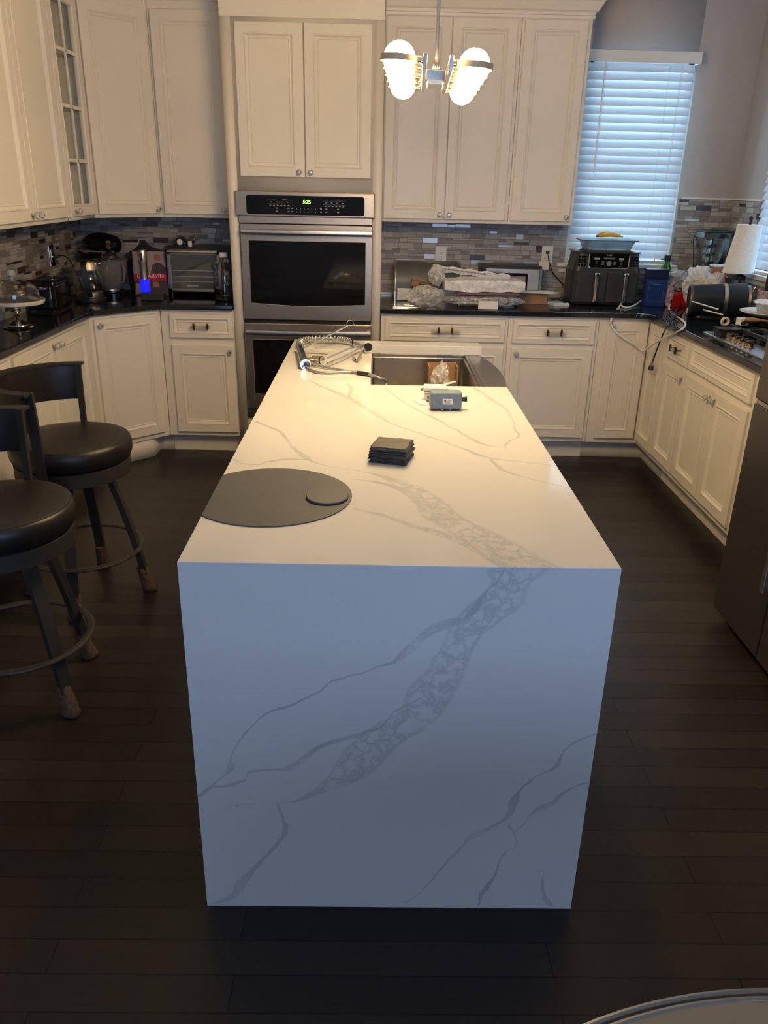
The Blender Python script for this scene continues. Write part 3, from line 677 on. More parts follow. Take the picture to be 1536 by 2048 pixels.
# glazed narrow wall cabinet
t = thing('glazed_wall_cabinet', 'narrow wall cabinet with an eight-pane glass door showing glassware, left wall', 'cabinet', (-1.75, 3.135, 1.378))
g = G()
y0, y1 = 2.922, 3.350
g.box(-1.905,y0,1.378,-1.6,y0+.018,2.48); g.box(-1.905,y1-.018,1.378,-1.6,y1,2.48); g.box(-1.905,y0+.018,1.378,-1.6,y1-.018,1.40); g.box(-1.905,y0+.018,2.44,-1.6,y1-.018,2.48); g.out('body', 'cab', t)
g = G(); g.box(-1.904,y0+.018,1.40,-1.898,y1-.018,2.44); g.box(-1.898,y0+.018,1.40,-1.62,y0+.022,2.44); g.box(-1.898,y1-.022,1.40,-1.62,y1-.018,2.44); g.out('lining', 'inside', t)
for z in (1.655, 1.905, 2.155):
    g = G(); g.box(-1.896, y0+.024, z, -1.625, y1-.024, z+.016); g.out('shelf', 'inside', t)
XG = frame(-1.6, 0, 0, 90)
g = G(XG); panel(g, y0+.012, 1.398, y1-.010, 2.436, open_=True, bd=.05)
xm = (y0+y1)/2
g.box(xm-.007,-.018,1.455,xm+.007,-.008,2.38,.002)
for z in (1.665,1.915,2.165): g.box(y0+.065,-.018,z-.009,y1-.065,-.008,z+.009,.002)
dg_ = g.out('door', 'cab', t, ang=15)
g = G(XG); g.quad((y0+.066,-.006,1.452),(y1-.066,-.006,1.452),(y1-.066,-.006,2.384),(y0+.066,-.006,2.384)); g.out('pane', 'pane', dg_)
knob(XG, y0+.075, 1.424, dg_)
def goblet(x, y, z, h, r, label, cat='glass', m='glass', nm='stemmed_glass'):
    g = G(); g.lathe([(r*.75,0),(r*.75,.003),(.006,.008),(.005,h*.42),(r*.5,h*.5),(r,h*.7),(r*.86,h),(r*.83,h),(r*.96,h*.7),(r*.46,h*.53),(.0001,h*.5)], (x,y,z), 20)
    return solo(g, nm, m, label, cat)
goblet(-1.72, 3.12, 1.40, .19, .032, 'stemmed glass on the lowest shelf of the glazed cabinet')
goblet(-1.72, 3.10, 1.671, .2, .04, 'tall stemmed glass on the second shelf of the glazed cabinet')
g = G(); g.lathe([(.02,0),(.035,.03),(.045,.08),(.035,.13),(.02,.15),(.028,.17),(.025,.17),(.017,.15),(.032,.12),(.041,.08),(.03,.03),(.001,.01)], (-1.72,3.11,1.921), 20)
solo(g, 'glass_vase', 'glass', 'round-bellied glass vase on the third shelf of the glazed cabinet', 'vase')
g = G(); g.lathe([(.025,0),(.042,.02),(.045,.09),(.03,.15),(.02,.16),(.001,.155)], (-1.71,3.10,2.171), 20)
solo(g, 'ceramic_vase', 'sgrey', 'dark vase on the top shelf of the glazed cabinet', 'vase')
# double-door wall cabinets, left wall
t = cabinet('wall_cabinet', 'cream two-door wall cabinet on the left wall next to the glazed one', XG @ Matrix.Translation((1.93,0,0)), .990, .305, 1.378, 2.48, toe=False)
door(t, XG, 1.99, 1.398, 2.463, 2.436, (2.438, 1.424)); door(t, XG, 2.468, 1.398, 2.908, 2.436, (2.493, 1.424))
# mouldings
struct(crown([(-1.6,1.9),(-1.6,3.352),(-1.30,3.652),(-.860,3.652)], 2.48, name='trim_2'))
struct(crown([(-.857,3.90),(-.857,3.368),(.0,3.368),(.0,3.648)], 2.505, name='trim_3'))
struct(crown([(.004,3.65),(1.139,3.65),(1.139,3.96)], 2.456, name='trim_4'))
struct(crown([(.0035,3.647),(1.142,3.647),(1.142,3.96)], 2.440, name='trim_5', pr=((0,0),(.004,0),(.006,.014),(0,.014))))

# ================================================================ DOUBLE OVEN
t = thing('double_oven', 'stainless double wall oven with black glass windows built into the tall cabinet', 'oven', (-.43, 3.37, .24))
g = G(); g.box(-.795, 3.372, .24, -.062, 3.90, 1.52); g.out('housing', 'blackm', t)
g = G(); g.box(-.816,3.344,1.404,-.041,3.37,1.536,.006,2)
g.box(-.80,3.352,1.37,-.057,3.372,1.404); cp = g.out('control_panel', 'steel', t)
g = G(); pl = arc(-.74,1.502,.014,90,180,4)+arc(-.74,1.430,.014,180,270,4)+arc(-.112,1.430,.014,270,360,4)+arc(-.112,1.502,.014,0,90,4)
g.prism([(x, z) for x, z in pl], 0, .004, b=.001); g.X = Matrix.Translation((0,3.3445,0)) @ STAND; dsp = g.out('display_glass', 'blackg', cp)
text('5:25', .026, Matrix.Translation((-.418,3.3398,1.484)) @ STAND, 'led', 'clock_digits', cp)
M['print'] = mat('grey_print', (.30,.30,.30), .5)
def strokes(X, items, parent, name='printed_marks', m='print'):
    g = G(X)
    for x, z, w, h in items: g.quad((x-w/2,0,z-h/2),(x+w/2,0,z-h/2),(x+w/2,0,z+h/2),(x-w/2,0,z+h/2))
    return g.out(name, m, parent)
it = []
for cx in (-.57, -.265):
    for k in range(4): it.append((cx-.045+k*.03, 1.481, .010, .004))
    for k in range(6): it.append((cx-.05+k*.02, 1.464, .009, .005))
    it.append((cx+.03, 1.497, .03, .003))
    it += [(cx, 1.491, .13, .0007), (cx, 1.472, .13, .0007)]
for k in range(6):
    for z in (1.448, 1.432): it.append((-.475+k*.021, z, .004, .006))
for x in (-.52,-.50,-.585,-.34,-.31,-.245):
    for z in (1.450,1.433): it.append((x, z, .010, .006))
strokes(Matrix.Translation((0,3.3400,0)), it, cp)
def oven_door(z0, z1, wz0, wz1, hz):
    g = G(); n = 14
    bowx = lambda x: wz0 - .014*math.sin(PI*(x+.750)/(.660))
    # steel face with a window opening whose lower edge sags
    xs = [-.750+.660*k/n for k in range(n+1)]
    y = 3.346
    g.box(-.797,3.348,z0,-.050,3.372,z1,.004,2)
    d = g.out('oven_door', 'steel', t)
    g = G(); poly = [(x, bowx(x)) for x in xs]+[(-.090, wz1),(-.750, wz1)]
    g.prism(poly, 0, .0022); g.X = Matrix.Translation((0,3.3481,0)) @ STAND; w = g.out('oven_window', 'blackg', d)
    g = G(); g.tube([(x, 3.3475, bowx(x)) for x in xs]+[(-.090,3.3475,wz1),(-.750,3.3475,wz1)], .0022, k=6, sm=0, closed=True); g.out('window_trim', 'steel_h', d)
    g = G(); rings = []
    for k in range(17):
        u = k/16; x = -.785+.730*u; bow = .014*math.sin(PI*u); yy = 3.312-bow
        rings.append([(x,yy-.006,hz-.010),(x,yy-.009,hz),(x,yy-.006,hz+.014),(x,yy+.006,hz+.017),(x,yy+.010,hz),(x,yy+.006,hz-.014)])
    g.loft(rings)
    for x in (-.772,-.068): g.box(x-.010, 3.31, hz-.012, x+.010, 3.349, hz+.012, .002)
    g.out('handle', 'steel_h', d, ang=60)
    return d
oven_door(.838, 1.364, .932, 1.276, 1.322); oven_door(.300, .816, .395, .722, .766)
g = G(); g.box(-.80,3.352,.243,-.057,3.372,.286,.003); g.box(-.80,3.36,.287,-.057,3.372,.299); g.out('vent_strip', 'steel_d', t)
# ================================================================ ISLAND
IX0, IX1, IL, IH = -.4035, .4605, 2.365, .906
t = thing('kitchen_island', 'white veined quartz waterfall island in the middle of the kitchen', 'kitchen island', (.028, 1.18, 0))
g = G(); g.box(IX0, 0, 0, IX1, .038, IH-.0042); g.out('waterfall_panel', 'quartz_front', t).location = (0,0,0)
SX, SY0, SY1 = -.041, 1.489, 2.262
g = G(); g.prism([(IX0,.0385),(IX1,.0385),(IX1,SY0),(SX,SY0),(SX,SY1),(IX1,SY1),(IX1,IL),(IX0,IL)], IH-.038, IH-.0041); g.prism([(IX0,.0),(IX1,.0),(IX1,SY0),(SX,SY0),(SX,SY1),(IX1,SY1),(IX1,IL),(IX0,IL)], IH-.004, IH, b=.0015)
g.out('island_top', 'quartz_top', t)
g = G(); g.box(IX0+.30, .04, .1, IX1-.025, 1.47, IH-.039); g.box(IX0+.30,1.47,.1,IX1-.025,2.33,.62); g.box(IX0+.31,.05,0,IX1-.09,2.30,.1)
g.out('cabinet_body', 'cab', t)
XI = frame(IX1-.025, 0, 0, 90)
for a, b in ((.06,.52),(.525,.985),(.99,1.46)): door(t, XI, a, .13, b, .85, (b-.03, .82))
door(t, XI, 1.50, .13, 1.90, .60, (1.87,.57)); door(t, XI, 1.905, .13, 2.31, .60, (1.935,.57))
# each quartz part keeps world-aligned texture coordinates
for o in bpy.data.objects:
    if o.name.startswith(('waterfall_panel','island_top')):
        mw = world(o.parent); o.data.transform(mw); o.matrix_parent_inverse = mw.inverted()

# farmhouse sink
t = thing('farmhouse_sink', 'stainless apron-front sink set in the far end of the quartz island', 'sink', (.23, 1.87, .63))
sy0, sy1, zr = 1.485, 2.268, .866
n = 12
bow = lambda u: .452+.052*math.sin(PI*min(max(u,0),1))**.8
g = G()
ix0, ix1, iy0, iy1, zb = SX-.004, .385, 1.50, 2.252, .648
# basin with rounded floor corners
def rr(x0,y0,x1,y1,r,z,n=4):
    out = []
    for cx, cy, a in ((x1-r,y1-r,0),(x0+r,y1-r,90),(x0+r,y0+r,180),(x1-r,y0+r,270)):
        out += [(cx+r*math.cos(math.radians(a+90*k/n)), cy+r*math.sin(math.radians(a+90*k/n)), z) for k in range(n+1)]
    return out
g.loft([rr(ix0,iy0,ix1,iy1,.012,zr),rr(ix0,iy0,ix1,iy1,.012,zr-.012),rr(ix0+.008,iy0+.008,ix1-.008,iy1-.008,.012,zr-.014),rr(ix0+.008,iy0+.008,ix1-.008,iy1-.008,.014,zb+.03),rr(ix0+.03,iy0+.03,ix1-.03,iy1-.03,.03,zb),rr(ix0+.2,iy0+.36,ix1-.2,iy1-.36,.01,zb-.004)], cap=False)
g.bm.faces.new([g.bm.verts.new(p) for p in rr(ix0+.2,iy0+.36,ix1-.2,iy1-.36,.01,zb-.004)])
g.out('basin', 'sink', t)
g = G(); outer = [(bow(k/16), sy0+(sy1-sy0)*k/16) for k in range(17)]
g.prism([(ix1,sy0)]+outer+[(ix1,sy1)], zr-.004, zr, b=.001); g.box(ix1+.012, iy0+.01, zr, ix1+.016, iy1-.01, zr+.004)
g.out('rim', 'sink', t)
g = G(); g.loft([[(x,y,zr-.004),(x,y,.636),(x-.018,y,.636),(x-.018,y,zr-.004)] for x, y in outer]); g.out('apron', 'sink', t)
g = G(); g.lathe([(.045,.001),(.043,.004),(.03,.003),(.001,-.002)], ((ix0+ix1)/2,1.876,zb-.004), 24); g.out('drain', 'chrome', t)

# ---------------------------------------------------------------- things on the island
mx, my, mr_ = -.266, .352, .190
g = G(); th = math.acos((mx-IX0-.0005)/mr_)
P = [(mx+mr_*math.cos(PI+th+(2*PI-2*th)*k/72), my+mr_*math.sin(PI+th+(2*PI-2*th)*k/72)) for k in range(73)]
P = [(x, .358+(y-my)*.985) for x, y in P]
g.prism(P, IH, IH+.0028, b=.0008); solo(g, 'placemat', 'matgrey', 'large grey round placemat with one straight side, flush with the left island edge', 'placemat')
g = G(); A = Matrix.Rotation(math.radians(2.5), 4, 'X'); g.lathe([(.0001,0),(.0475,0),(.049,.0015),(.049,.0035),(.0475,.005),(.0001,.005)], (-.133,.343,IH+.0052), 48, 0, A)
solo(g, 'round_coaster', 'coaster', 'small grey round coaster lying on the big grey placemat', 'coaster')
lab = ['slate coaster at the bottom of the dark stack on the quartz island','slate coaster second from the bottom of the dark stack on the island','slate coaster in the middle of the dark stack on the island','slate coaster just under the top one of the dark stack on the island','slate coaster with a chipped front edge, topmost of the dark stack on the island']
for k in range(5):
    g = G(); rs = random.Random(20+k); N = 9; c = Vector((.021+rs.uniform(-.002,.002), .645+rs.uniform(-.003,.003), IH+.0002+k*.0088))
    ang = math.radians(-16.5+rs.uniform(-2,2)+(5 if k==4 else 0)); pts = []
    h = .0505
    for (ax, ay, bx, by) in ((-h,-h,h,-h),(h,-h,h,h),(h,h,-h,h),(-h,h,-h,-h)):
        for q in range(N):
            u = q/N; j = rs.uniform(-.0022,.0016) if q else 0
            x = ax+(bx-ax)*u; y = ay+(by-ay)*u
            nx, ny = (by-ay), -(bx-ax); L = math.hypot(nx,ny); x += nx/L*j; y += ny/L*j; pts.append((x,y))
    R = Matrix.Rotation(ang, 2)
    def ring(s, z, jit=0): return [tuple(c + Vector((*(R @ Vector((x*s+rs.uniform(-jit,jit),y*s+rs.uniform(-jit,jit)))), z))) for x, y in pts]
    g.loft([ring(.985,0),ring(1,.001),ring(1.0,.0035,.0006),ring(.955,.0052,.0018),ring(.925,.0075,.0012),ring(.90,.0084)])
    solo(g, 'slate_coaster', 'slate', lab[k], 'coaster', 'slate coasters stacked on the island', ang=18)
# blue-grey electrical box standing on its side
XX = frame(.207, 1.163, IH, 2)
t = thing('junction_box', 'blue-grey plastic junction box with a white label, standing beside the island sink', 'electrical box', (.207,1.163,IH), math.radians(2))
g = G(XX); g.box(-.052,-.022,.003,.052,.026,.061,.008,3); g.box(-.046,-.0235,.008,.046,-.0215,.056,.001,1); g.out('box_body', 'mblue', t)
g = G(XX); g.quad((-.012,-.0242,.022),(.020,-.0242,.022),(.020,-.0242,.041),(-.012,-.0242,.041)); lb = g.out('label_sticker', 'paper', t)
strokes(XX @ Matrix.Translation((0,-.0246,0)), [(-.004,.034,.006,.005),(.009,.036,.012,.002),(.006,.031,.016,.002),(.004,.027,.018,.0015)], lb, m='dshirt')
g = G(XX); g.cyl((.052,0,.034),(.066,0,.034),.008,n=12); g.cyl((.064,0,.034),(.070,0,.034),.0095,n=8); g.out('clamp_nut', 'black', t)
g = G(XX)
for x in (-.012,.016): g.cyl((x,-.016,0),(x,-.016,.004),.004,n=10)
g.out('screw_head', 'chrome', t)
XX = frame(.178, 1.275, IH, -3)
t = thing('wall_outlet_unit', 'white plastic pop-up outlet unit lying behind the blue junction box', 'outlet', (.178,1.275,IH), math.radians(-3))
g = G(XX); g.box(-.035,-.02,.006,.038,.03,.026,.003); g.box(-.038,-.022,.028,.040,.032,.050,.004); g.out('housing', 'whitep', t)
g = G(XX); g.box(-.036,-.0235,.034,.038,-.0215,.038); g.box(-.046,-.01,.034,-.037,.01,.040,.001); g.box(.039,-.01,.034,.048,.01,.040,.001); g.cyl((-.02,-.021,.015),(-.02,-.026,.015),.005,n=10); g.out('clip', 'greyt', t)
g = G(XX)
for x in (-.028,.030): g.box(x-.006,-.018,0,x+.006,.02,.007)
g.out('foot', 'greyt', t)
g = G(); g.prism([(.105,1.262),(.125,1.205),(.150,1.196),(.150,1.262)], IH, IH+.005, b=.001); solo(g, 'cover_plate', 'whitep', 'thin white cover plate lying left of the blue junction box', 'cover plate')

# unmounted pull-down faucet
t = thing('faucet', 'unmounted chrome spring faucet lying on the island left of the sink', 'faucet', (-.3, 1.9, IH))
g = G(); p0 = Vector((-0.350,2.046,0.925)); p1 = Vector((-0.302,1.739,0.926)); 
ax = (p1-p0).normalized(); q = ax.to_track_quat('Z','Y').to_matrix().to_4x4(); Lb = (p1-p0).length
g.lathe([(.001,-.02),(.017,-.02),(.018,0),(.0175,.01),(.0165,.012),(.0165,Lb*.45),(.018,Lb*.46),(.018,Lb*.9),(.021,Lb*.92),(.021,Lb+.02),(.0175,Lb+.02),(.0175,Lb-.03),(.001,Lb-.03)], p0, 28, 0, q)
g.out('faucet_body', 'chrome', t)
g = G(); sp = cr([(-0.357,2.120,0.926),(-0.362,2.203,0.926),(-0.324,2.258,0.928),(-0.256,2.266,0.930),(-0.188,2.265,0.928),(-0.143,2.238,0.926)], 40)
coil = []; T = len(sp)
for i, p in enumerate(sp):
    tn = (sp[min(i+1,T-1)]-sp[max(i-1,0)]).normalized(); a = tn.cross(Vector((0,0,1))).normalized(); b_ = a.cross(tn)
    coil.append((p, a, b_))
pts = []
for i in range(0, (T-1)*3):
    k = i/3; j = int(k); f = k-j; p = coil[j][0].lerp(coil[j+1][0], f); ph = k/(T-1)*2*PI*21
    pts.append(p+coil[j][1]*math.cos(ph)*.0125+coil[j][2]*math.sin(ph)*.0125)
g.tube(pts, .0026, k=6, sm=0); g.out('spring_coil', 'chrome', t, ang=80)
g = G(); g.tube([tuple(p) for p in sp[::12]]+[(-0.129,2.219,0.924),(-0.104,2.190,0.922),(-0.076,2.135,0.924)], .0065, k=10, sm=4); g.out('inner_hose', 'hose', t)
g = G(); hc = Vector((-0.060,2.069,0.931)); hd = Vector((.35,-.9,.25)).normalized(); q = hd.to_track_quat('Z','Y').to_matrix().to_4x4()
g.lathe([(.001,-.05),(.010,-.05),(.013,-.02),(.0185,0),(.0185,.010)], hc, 26, 0, q); g.out('spray_head', 'chrome', t)
g = G(); g.lathe([(.0185,.010),(.018,.013),(.0125,.013),(.012,.011),(.009,.011),(.008,.013),(.001,.013)], hc, 26, 0, q); g.out('spray_face', 'black', t)
g = G(); g.torus((-0.129,2.203,0.927), .0085, .0035, 20, 8, A=Matrix.Rotation(PI/2,4,'Y')); g.out('collar_ring', 'black', t)
g = G(); e = (-0.155,2.280,0.987); g.tube([(-0.330,2.033,0.930), e], .0042, k=10, sm=0); g.tube([(-0.159,2.280,0.995),(-0.150,2.285,1.009),(-0.134,2.290,1.008),(-0.125,2.290,0.996),(-0.128,2.285,0.981)], .0016, k=6); g.out('holder_arm', 'chrome', t)
g = G(); g.tube([(-0.218,1.775,0.940),(-0.133,1.989,0.940),(-0.071,2.102,0.937)], .0034, sm=3); g.tube([(-0.217,1.751,0.925),(-0.151,1.904,0.925),(-0.084,2.091,0.930)], .0034, sm=3); g.out('support_rod', 'chrome', t)
g = G(); v0 = Vector((-0.284,1.807,0.928)); v1 = Vector((-0.226,1.774,0.932)); q = (v1-v0).to_track_quat('Z','Y').to_matrix().to_4x4(); L = (v1-v0).length
g.lathe([(.001,-.012),(.010,-.012),(.012,-.004),(.012,.004),(.0155,.008),(.0165,L*.55),(.0165,L*.8),(.001,L*.8)], v0, 26, 0, q); g.out('valve_housing', 'nickel', t)
g = G(); g.lathe([(.0172,L*.72),(.0172,L*.80)], v0, 26, 0, q); g.out('valve_ring', 'black', t)
g = G(); g.tube([(-0.328,1.890,0.935),(-0.283,1.869,0.940),(-0.220,1.844,0.942)], .0035, sm=3); g.out('lever', 'chrome', t)
g = G(); g.tube([(-0.286,1.778,0.918),(-0.224,1.736,0.914),(-0.143,1.689,0.912),(-0.097,1.649,0.912)], .0045); g.tube([(-0.298,1.730,0.912),(-0.254,1.658,0.911),(-0.203,1.644,0.911),(-0.138,1.667,0.911),(-0.074,1.659,0.912),(-0.041,1.610,0.914),(-0.022,1.578,0.912)], .006); g.out('supply_hose', 'hose', t)
g = G(); g.cyl((-0.093,1.644,0.914), (-0.049,1.618,0.914), .0075, n=14); g.out('hose_coupler', 'black', t)
g = G(); g.tube([(-0.049,1.618,0.914),(-0.029,1.585,0.916),(-0.003,1.572,0.908),(0.017,1.628,0.880),(.015,1.555,.80),(.03,1.58,.68)], .0058); g.out('hose_tail', 'hose', t)
g = G(); g.tube([(-0.082,1.984,0.925),(-0.102,1.861,0.910),(-0.118,1.921,0.916)], .004, sm=0, sq=(.012,.004)); g.out('mounting_bracket', 'chrome', t)
# carton and wrap in the sink
XX = frame(.272, 2.10, .655, 1)
t = thing('parts_carton', 'open brown cardboard carton standing in the steel sink', 'box', (.272,2.10,.655), math.radians(1))
g = G(XX); g.box(-.064,.05,0,.064,.056,.20,.001); g.box(-.064,-.05,0,-.060,.05,.20); g.box(.060,-.05,0,.064,.05,.20); g.box(-.064,-.054,0,.064,-.05,.05); g.box(-.06,-.05,0,.06,.05,.004); g.out('carton_body', 'card', t)
g = G(XX); g.prism([(.063,-.05),(.063,.04),(.1,.03),(.1,-.045)], .09, .094); g.X = XX @ Matrix.Translation((0,0,0)); g.out('carton_flap', 'card', t)
g = lump((.262,2.055,.80), (.035,.03,.07), 4, .35, 3.5, 4); solo(g, 'plastic_wrap', 'bubble', 'crumpled clear plastic wrap stuffed in the cardboard carton in the sink', 'plastic wrap', ang=25)
g = G(Matrix.Translation((.288,2.02,.775)) @ Matrix.Rotation(math.radians(-18),4,'Y') @ Matrix.Rotation(math.radians(25),4,'X')); g.box(-.045,-.006,-.018,.045,.006,.018,.004); g.box(-.045,-.010,-.016,.0,-.006,.016,.002); solo(g, 'folded_leaflet', 'paper', 'folded white leaflet lying on the wrap in the sink carton', 'paper')

# ================================================================ STOOLS
def stool(x, y, rot, label, la=5):
    t = thing('bar_stool', label, 'bar stool', (x, y, 0), math.radians(rot), 'swivel bar stools left of the island')
    H = .672; L = True
    g = G(); g.lathe([(.001,H-.085),(.205,H-.085),(.216,H-.08),(.224,H-.06),(.226,H-.035),(.222,H-.014),(.212,H-.004),(.19,H),(.12,H+.003),(.001,H+.004)], (0,0,0), 56); g.torus((0,0,H-.007),.2135,.0026,56,6); g.out('seat_cushion', 'vinyl', t, local=True)
    g = G(); g.lathe([(.19,H-.145),(.208,H-.145),(.214,H-.142),(.214,H-.09),(.208,H-.087),(.19,H-.087),(.19,H-.145)], (0,0,0), 56); g.lathe([(.001,H-.15),(.13,H-.15),(.13,H-.12),(.001,H-.12)],(0,0,0),32); g.out('seat_ring', 'stoolm', t, local=True)
    for k in range(4):
        a = math.radians(la+90*k-rot); ca, sa = math.cos(a), math.sin(a)
        g = G(); rt, rb = .118, .238
        def P(z, off): 
            r = rt+(rb-rt)*(1-(z/(H-.13))); return r
        top = Vector((rt*ca,rt*sa,H-.13)); bot = Vector((rb*ca,rb*sa,.002)); tn = Vector((-sa,ca,0)); rd = Vector((ca,sa,0))
        rings = []
        for f in (0,.25,.5,.75,1):
            c = top.lerp(bot,f)+rd*.012*math.sin(PI*f); w = .021-.004*f; d = .012
            rings.append([c+tn*w+rd*d, c-tn*w+rd*d, c-tn*w-rd*d, c+tn*w-rd*d])
        g.loft(rings); lg = g.out('leg', 'stoolm', t, local=True)
        g = G(); rings = []
        for f in range(11):
            z = .105*(1-f/10); fr = 1-z/(H-.13); c = top.lerp(bot,fr)
            w = (.021+.0075*(f/10)**1.5 + (.0025 if f%2 else 0))*(1 if f<10 else .8)
            rings.append([Vector((c.x,c.y,max(z,.001)))+tn*w*math.cos(2*PI*j/14)+rd*(w*.95+(.008*(f/10) if math.sin(2*PI*j/14)>0 else 0))*math.sin(2*PI*j/14) for j in range(14)])
        g.loft(rings); g.out('knit_sock', 'sock', lg, local=True, ang=60)
    g = G(); g.torus((0,0,.205), .222, .013, 56, 10, sz=.55); g.out('foot_ring', 'stoolm', t, local=True)
    # backrest: rail, pad and two posts on the side away from the island (local -x)
    a0, a1 = math.radians(96), math.radians(262); R = .250
    for a in (a0, a1):
        g = G(); p = Vector((math.cos(a)*R*.90, math.sin(a)*R*.90, 0)); w = (.011 if a == a0 else .018)
        b0 = [(p.x-w,p.y-.007),(p.x+w,p.y-.007),(p.x+w,p.y+.007),(p.x-w,p.y+.007)]
        k = 1.06
        g.loft([[(x,y,H-.14) for x,y in b0],[(x,y,H-.02) for x,y in b0],[(x*k,y*k,H+.225) for x,y in b0]]); g.out('post', 'stoolm', t, local=True)
    n = 26; A = [a0-.05+(a1-a0+.1)*k/n for k in range(n+1)]
    g = G(); g.loft([[(math.cos(a)*r, math.sin(a)*r*1.0, z) for r, z in ((R-.012,H+.218),(R+.030,H+.218),(R+.032,H+.228),(R-.014,H+.228))] for a in A]); g.out('top_rail', 'stoolm', t, local=True)
    g = G(); A = [a0+.03+(a1-a0-.06)*k/n for k in range(n+1)]
    g.loft([[(math.cos(a)*r, math.sin(a)*r, z) for r, z in ((R-.012,H+.085),(R-.016,H+.15),(R-.010,H+.217),(R+.020,H+.217),(R+.016,H+.15),(R+.008,H+.085))] for a in A]); g.out('back_pad', 'vinyl', t, local=True, ang=60)
    return t
stool(-1.190, 1.545, 0, 'black round-seat bar stool farther from the camera, knit socks on its feet')
stool(-1.172, .862, -8, 'black round-seat bar stool nearest the camera, cropped by the left picture edge', -36)

# ================================================================ REFRIGERATOR
t = thing('refrigerator', 'dark stainless four-door refrigerator at the right picture edge', 'refrigerator', (1.8, .96, 0))
fx, fy0, fy1 = 1.35, .50, 1.42
g = G(); g.box(fx+.075, fy0, .03, 2.21, fy1, 1.77, .004); g.box(fx+.10,fy0+.02,0,2.2,fy1-.02,.03); g.out('body', 'steel_d', t)
ym = 1.031-.07
ym = 1.031
for nm, a, b, z0, z1 in (('lower_door', ym+.003, fy1, .045, .882),('lower_door', fy0, ym-.003, .045, .882),('upper_door', ym+.003, fy1, .900, 1.77),('upper_door', fy0, ym-.003, .900, 1.77)):
    g = G(); g.box(fx, a, z0, fx+.072, b, z1, .006, 3); d = g.out(nm, 'steel_d', t)
    hy = ym-.015
    if a > ym: continue
    za, zb = (.318, .74) if nm == 'lower_door' else (.98, 1.5)
    g = G(); g.box(fx-.045, hy-.011, za, fx-.028, hy+.011, zb, .004); 
    for z in (za+.02, zb-.02): g.box(fx-.03, hy-.008, z-.012, fx+.002, hy+.008, z+.012, .002)
    g.out('handle', 'steel_h', d)
g = G(); g.box(fx+.004, fy0+.01, .884, fx+.07, fy1-.01, .898); g.out('gap_trim', 'steel_h', t)

# ================================================================ ROUND TABLE (bottom right)
t = thing('round_table', 'round smoked-glass tabletop with a double metal rim at the lower right corner', 'table', (.445, -1.373, 0))
c = (.445,-1.373); R = .627
g = G(); g.lathe([(.001,.728),(R-.012,.728),(R-.012,.738),(.001,.738)], (*c,0), 128); g.out('tabletop', 'tabletop', t)
g = G(); g.torus((*c,.736), R-.0155, .0035, 128, 8); g.out('inner_rim', 'greyt', t)
g = G(); g.torus((*c,.733), R-.0045, .0045, 128, 8); g.out('outer_rim', 'greyt', t)
g = G(); g.lathe([(.001,0),(.24,0),(.24,.012),(.05,.03),(.04,.05),(.04,.70),(.10,.727),(.001,.727)], (*c,0), 40); g.out('pedestal', 'stoolm', t)

# ================================================================ CHANDELIER
FX = Matrix.Translation((.1455,1.372,1.897)) @ Matrix.Rotation(math.radians(-2.6),4,'Z') @ Matrix.Rotation(math.radians(3.4),4,'Y')
t = thing('chandelier', 'chrome linear chandelier with two rows of lit globe bulbs above the island', 'chandelier', (.1455,1.372,1.897))
g = G(FX); g.box(-.030,-.025,-.016,.030,.025,.014,.002); g.box(-.024,-.06,-.03,.024,.06,-.018,.002); g.out('hub_block', 'chrome', t)
for s in (-1,1):
    g = G(FX); g.box(s*.036-.006,-.30,-.020,s*.036+.006,.30,.020,.002); g.out('side_bar', 'chrome', t)
g = G(); g.cyl((.146,1.372,1.91),(.146,1.372,2.70),.0055,n=16); g.lathe([(.008,0),(.011,.004),(.011,.02),(.006,.03)],(.146,1.372,1.911),16); g.out('stem', 'chrome', t)
g = G(); g.lathe([(.001,0),(.062,0),(.065,.008),(.06,.022),(.001,.024)], (.146,1.372,2.695), 32); g.out('canopy', 'chrome', t)
for s in (-1,1):
    for k in range(5):
        y = -.300+.158*k
        if s > 0: y += .02
        cx = -.106 if s < 0 else .100
        g = G(FX); g.cyl((s*.042, y*.80, 0),(cx-s*.047, y, 0),.005,n=12); g.cyl((cx-s*.060,y,0),(cx-s*.044,y,0),.012,n=16); arm = g.out('lamp_arm', 'chrome', t)
        g = G(FX); g.lathe([(.0455,-.008),(.0505,-.008),(.0515,-.006),(.0515,.008),(.0455,.008),(.0455,-.008)], (cx,y,0), 36); g.out('ring_band', 'band', arm)
        g = G(FX); g.ball((cx,y,0), .0435, 28); g.out('globe_bulb', 'globe', arm)
# ================================================================ OUTLETS AND CABLES
def outlet(X, label, n=2, m='whitep'):
    t = thing('wall_outlet', label, 'outlet'); t.matrix_basis = X
    g = G(X); g.box(-.036,-.0135,-.058,.036,-.006,.058,.002); g.out('cover_plate', m, t)
    g = G(X); g.box(-.017,-.0155,-.034,.017,-.013,.034,.001); f = g.out('receptacle', m, t)
    g = G(X)
    for z in (-.02,.018):
        for x in (-.007,.007): g.box(x-.0012,-.0160,z-.004,x+.0012,-.0153,z+.005)
        g.cyl((0,-.0160,z-.010),(0,-.0153,z-.010),.0025,n=8)
    g.out('slot', 'black', f); return t
outlet(frame(.386, YB, 1.165), 'white double outlet on the tile above the grey bread box')
outlet(frame(1.072, YB, 1.18), 'white double outlet by the window with a black plug in it')
outlet(frame(XL, 3.425, 1.165, 90), 'double outlet on the left wall behind the glass kettle', m='nickel')
outlet(frame(-.93, YB, 1.165), 'white outlet on the tile behind the glass jug')
def cable(label, pts, r, m, name='power_cable', sm=6, extra=None, cat='cable'):
    t = thing(name, label, cat, pts[0])
    g = G(); g.tube(pts, r, sm=sm); g.out('cord', m, t)
    if extra: extra(t)
    return t
